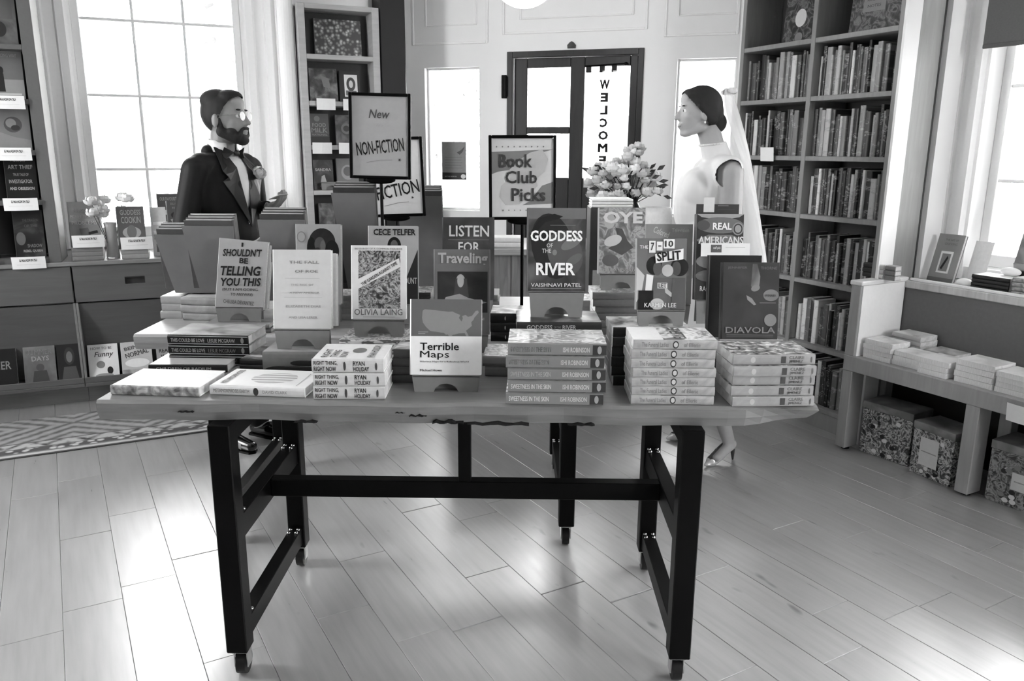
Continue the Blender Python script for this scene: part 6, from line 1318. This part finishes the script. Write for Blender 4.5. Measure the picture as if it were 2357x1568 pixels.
cb.obj('hair_comb', M(.85, .5), broot)

# ============================================================ OUTDOORS, SEEN THROUGH THE GLASS
m = MB(); m.box(-40, 40, -30, 60, -.55, -.45); o = m.obj('ground', M(.80, .9, var=.03)); struct(o)
def building(lab, x, y, rz, w, h, d, shade, wins, awn=None):
    r = thing('street_building', lab, 'building', loc=(x, y, -.45), rz=rz, group='pale buildings across the street'); WM = M(shade, .9, var=.02)
    MB().box(0, w, 0, d, 0, h).obj('wall_block', WM, r); MB().box(-.15, w+.15, -.2, d, h, h+.3).obj('cornice', WM, r)
    for (a, b, c, e_, g_) in wins:
        f = MB().box(a-.08, b+.08, -.05, 0, c-.08, e_+.08).obj('window_surround', M(.9, .8), r); MB().box(a, b, -.07, -.05, c, e_).obj('pane', M(g_, .3), f)
    return r
def row(x0, x1, n, z0, z1, w, g): return [(x0+(x1-x0)*i/max(1, n-1), x0+(x1-x0)*i/max(1, n-1)+w, z0, z1, g) for i in range(n)]
building('pale shop building across the street beyond the big window', -9.5, 13.5, R(16), 9, 8, 6, .93, row(.6, 7.4, 5, 1.0, 2.7, 1.0, .24) + row(.6, 7.4, 5, 4.4, 5.9, .8, .27))
building('pale building beyond the door glass across the street', 1.0, 17.5, R(-10), 10, 7, 6, .94, row(.8, 8, 6, 1.2, 2.6, .9, .28) + row(.8, 8, 6, 4.2, 5.6, .9, .28))
building('pale building seen through the window by the bench', 12.5, 9.5, R(-62), 12, 7, 6, .92, row(.8, 10, 7, 1.0, 2.6, 1.0, .25) + row(.8, 10, 7, 4.2, 5.6, .9, .27))
def tree(lab, x, y, h, r_, seed, n=420, dens=.16):
    r = thing('street_tree', lab, 'tree', loc=(x, y, -.45), group='street trees outside'); q = random.Random(seed)
    MB().tube((0, 0, 0), (0, 0, h), .09, .05, 10).obj('trunk', M(.45, .8), r); lf = MB()
    for i in range(n):
        d = Vector((q.gauss(0, 1), q.gauss(0, 1), q.gauss(0, 1))).normalized()*r_*q.random()**.4; c = d+Vector((0, 0, h)); t = Vector((q.gauss(0, 1), q.gauss(0, 1), q.gauss(0, 1))).normalized()*dens; s = t.orthogonal().normalized()*dens*.4
        lf.add([c-t*.5, c+s, c+t*.5, c-s], [(0, 1, 2, 3)])
    o = lf.obj('foliage', M(.36, .8, var=.1), r); o['kind'] = 'stuff'
tree('leafy street tree seen through the big window beside the casing', -2.6, 9.6, 3.6, 1.15, 1, 520)
tree('loose pale tree seen through the sidelight beside the door hinge', -.75, 9.0, 2.1, .85, 2, 700, .06)
tree('small shrub low outside the sidelight by the door', -.5, 7.6, 1.0, .55, 3, 500, .05)
tree('tree outside the window by the bench', 6.2, 5.6, 2.8, .9, 4, 260)
r = thing('street_lamp', 'pale post lamp outside the big window', 'street lamp', loc=(-3.95, 9.2, -.45)); MB().tube((0, 0, 0), (0, 0, 2.9), .035, .025, 10).obj('pole', M(.6, .6), r); MB().lathe([(.001, 2.9), (.07, 2.92), (.13, 3.15), (.02, 3.3), (.001, 3.3)], 14).obj('lantern', M(.6, .5), r)
r = thing('parked_car', 'pale parked car outside the window by the bench', 'car', loc=(5.6, 2.6, -.45), rz=R(-62)); m = MB()
m.prism([(-2.1, .35), (-2.05, .8), (-1.4, .92), (-.8, 1.38), (.7, 1.40), (1.35, .95), (2.05, .82), (2.1, .35)], -.8, .8); m.obj('car_body', M(.75, .3), r, fix=True)
m = MB(); m.prism([(-1.2, .95), (-.75, 1.32), (.65, 1.33), (1.15, .96)], -.81, .81); m.obj('car_glass', M(.25, .15), r, fix=True)
for x in (-1.3, 1.3):
    for y in (-.8, .72): MB().tube((x, y, .32), (x, y+.1, .32), .32, n=20).obj('wheel', M(.1, .6), r)
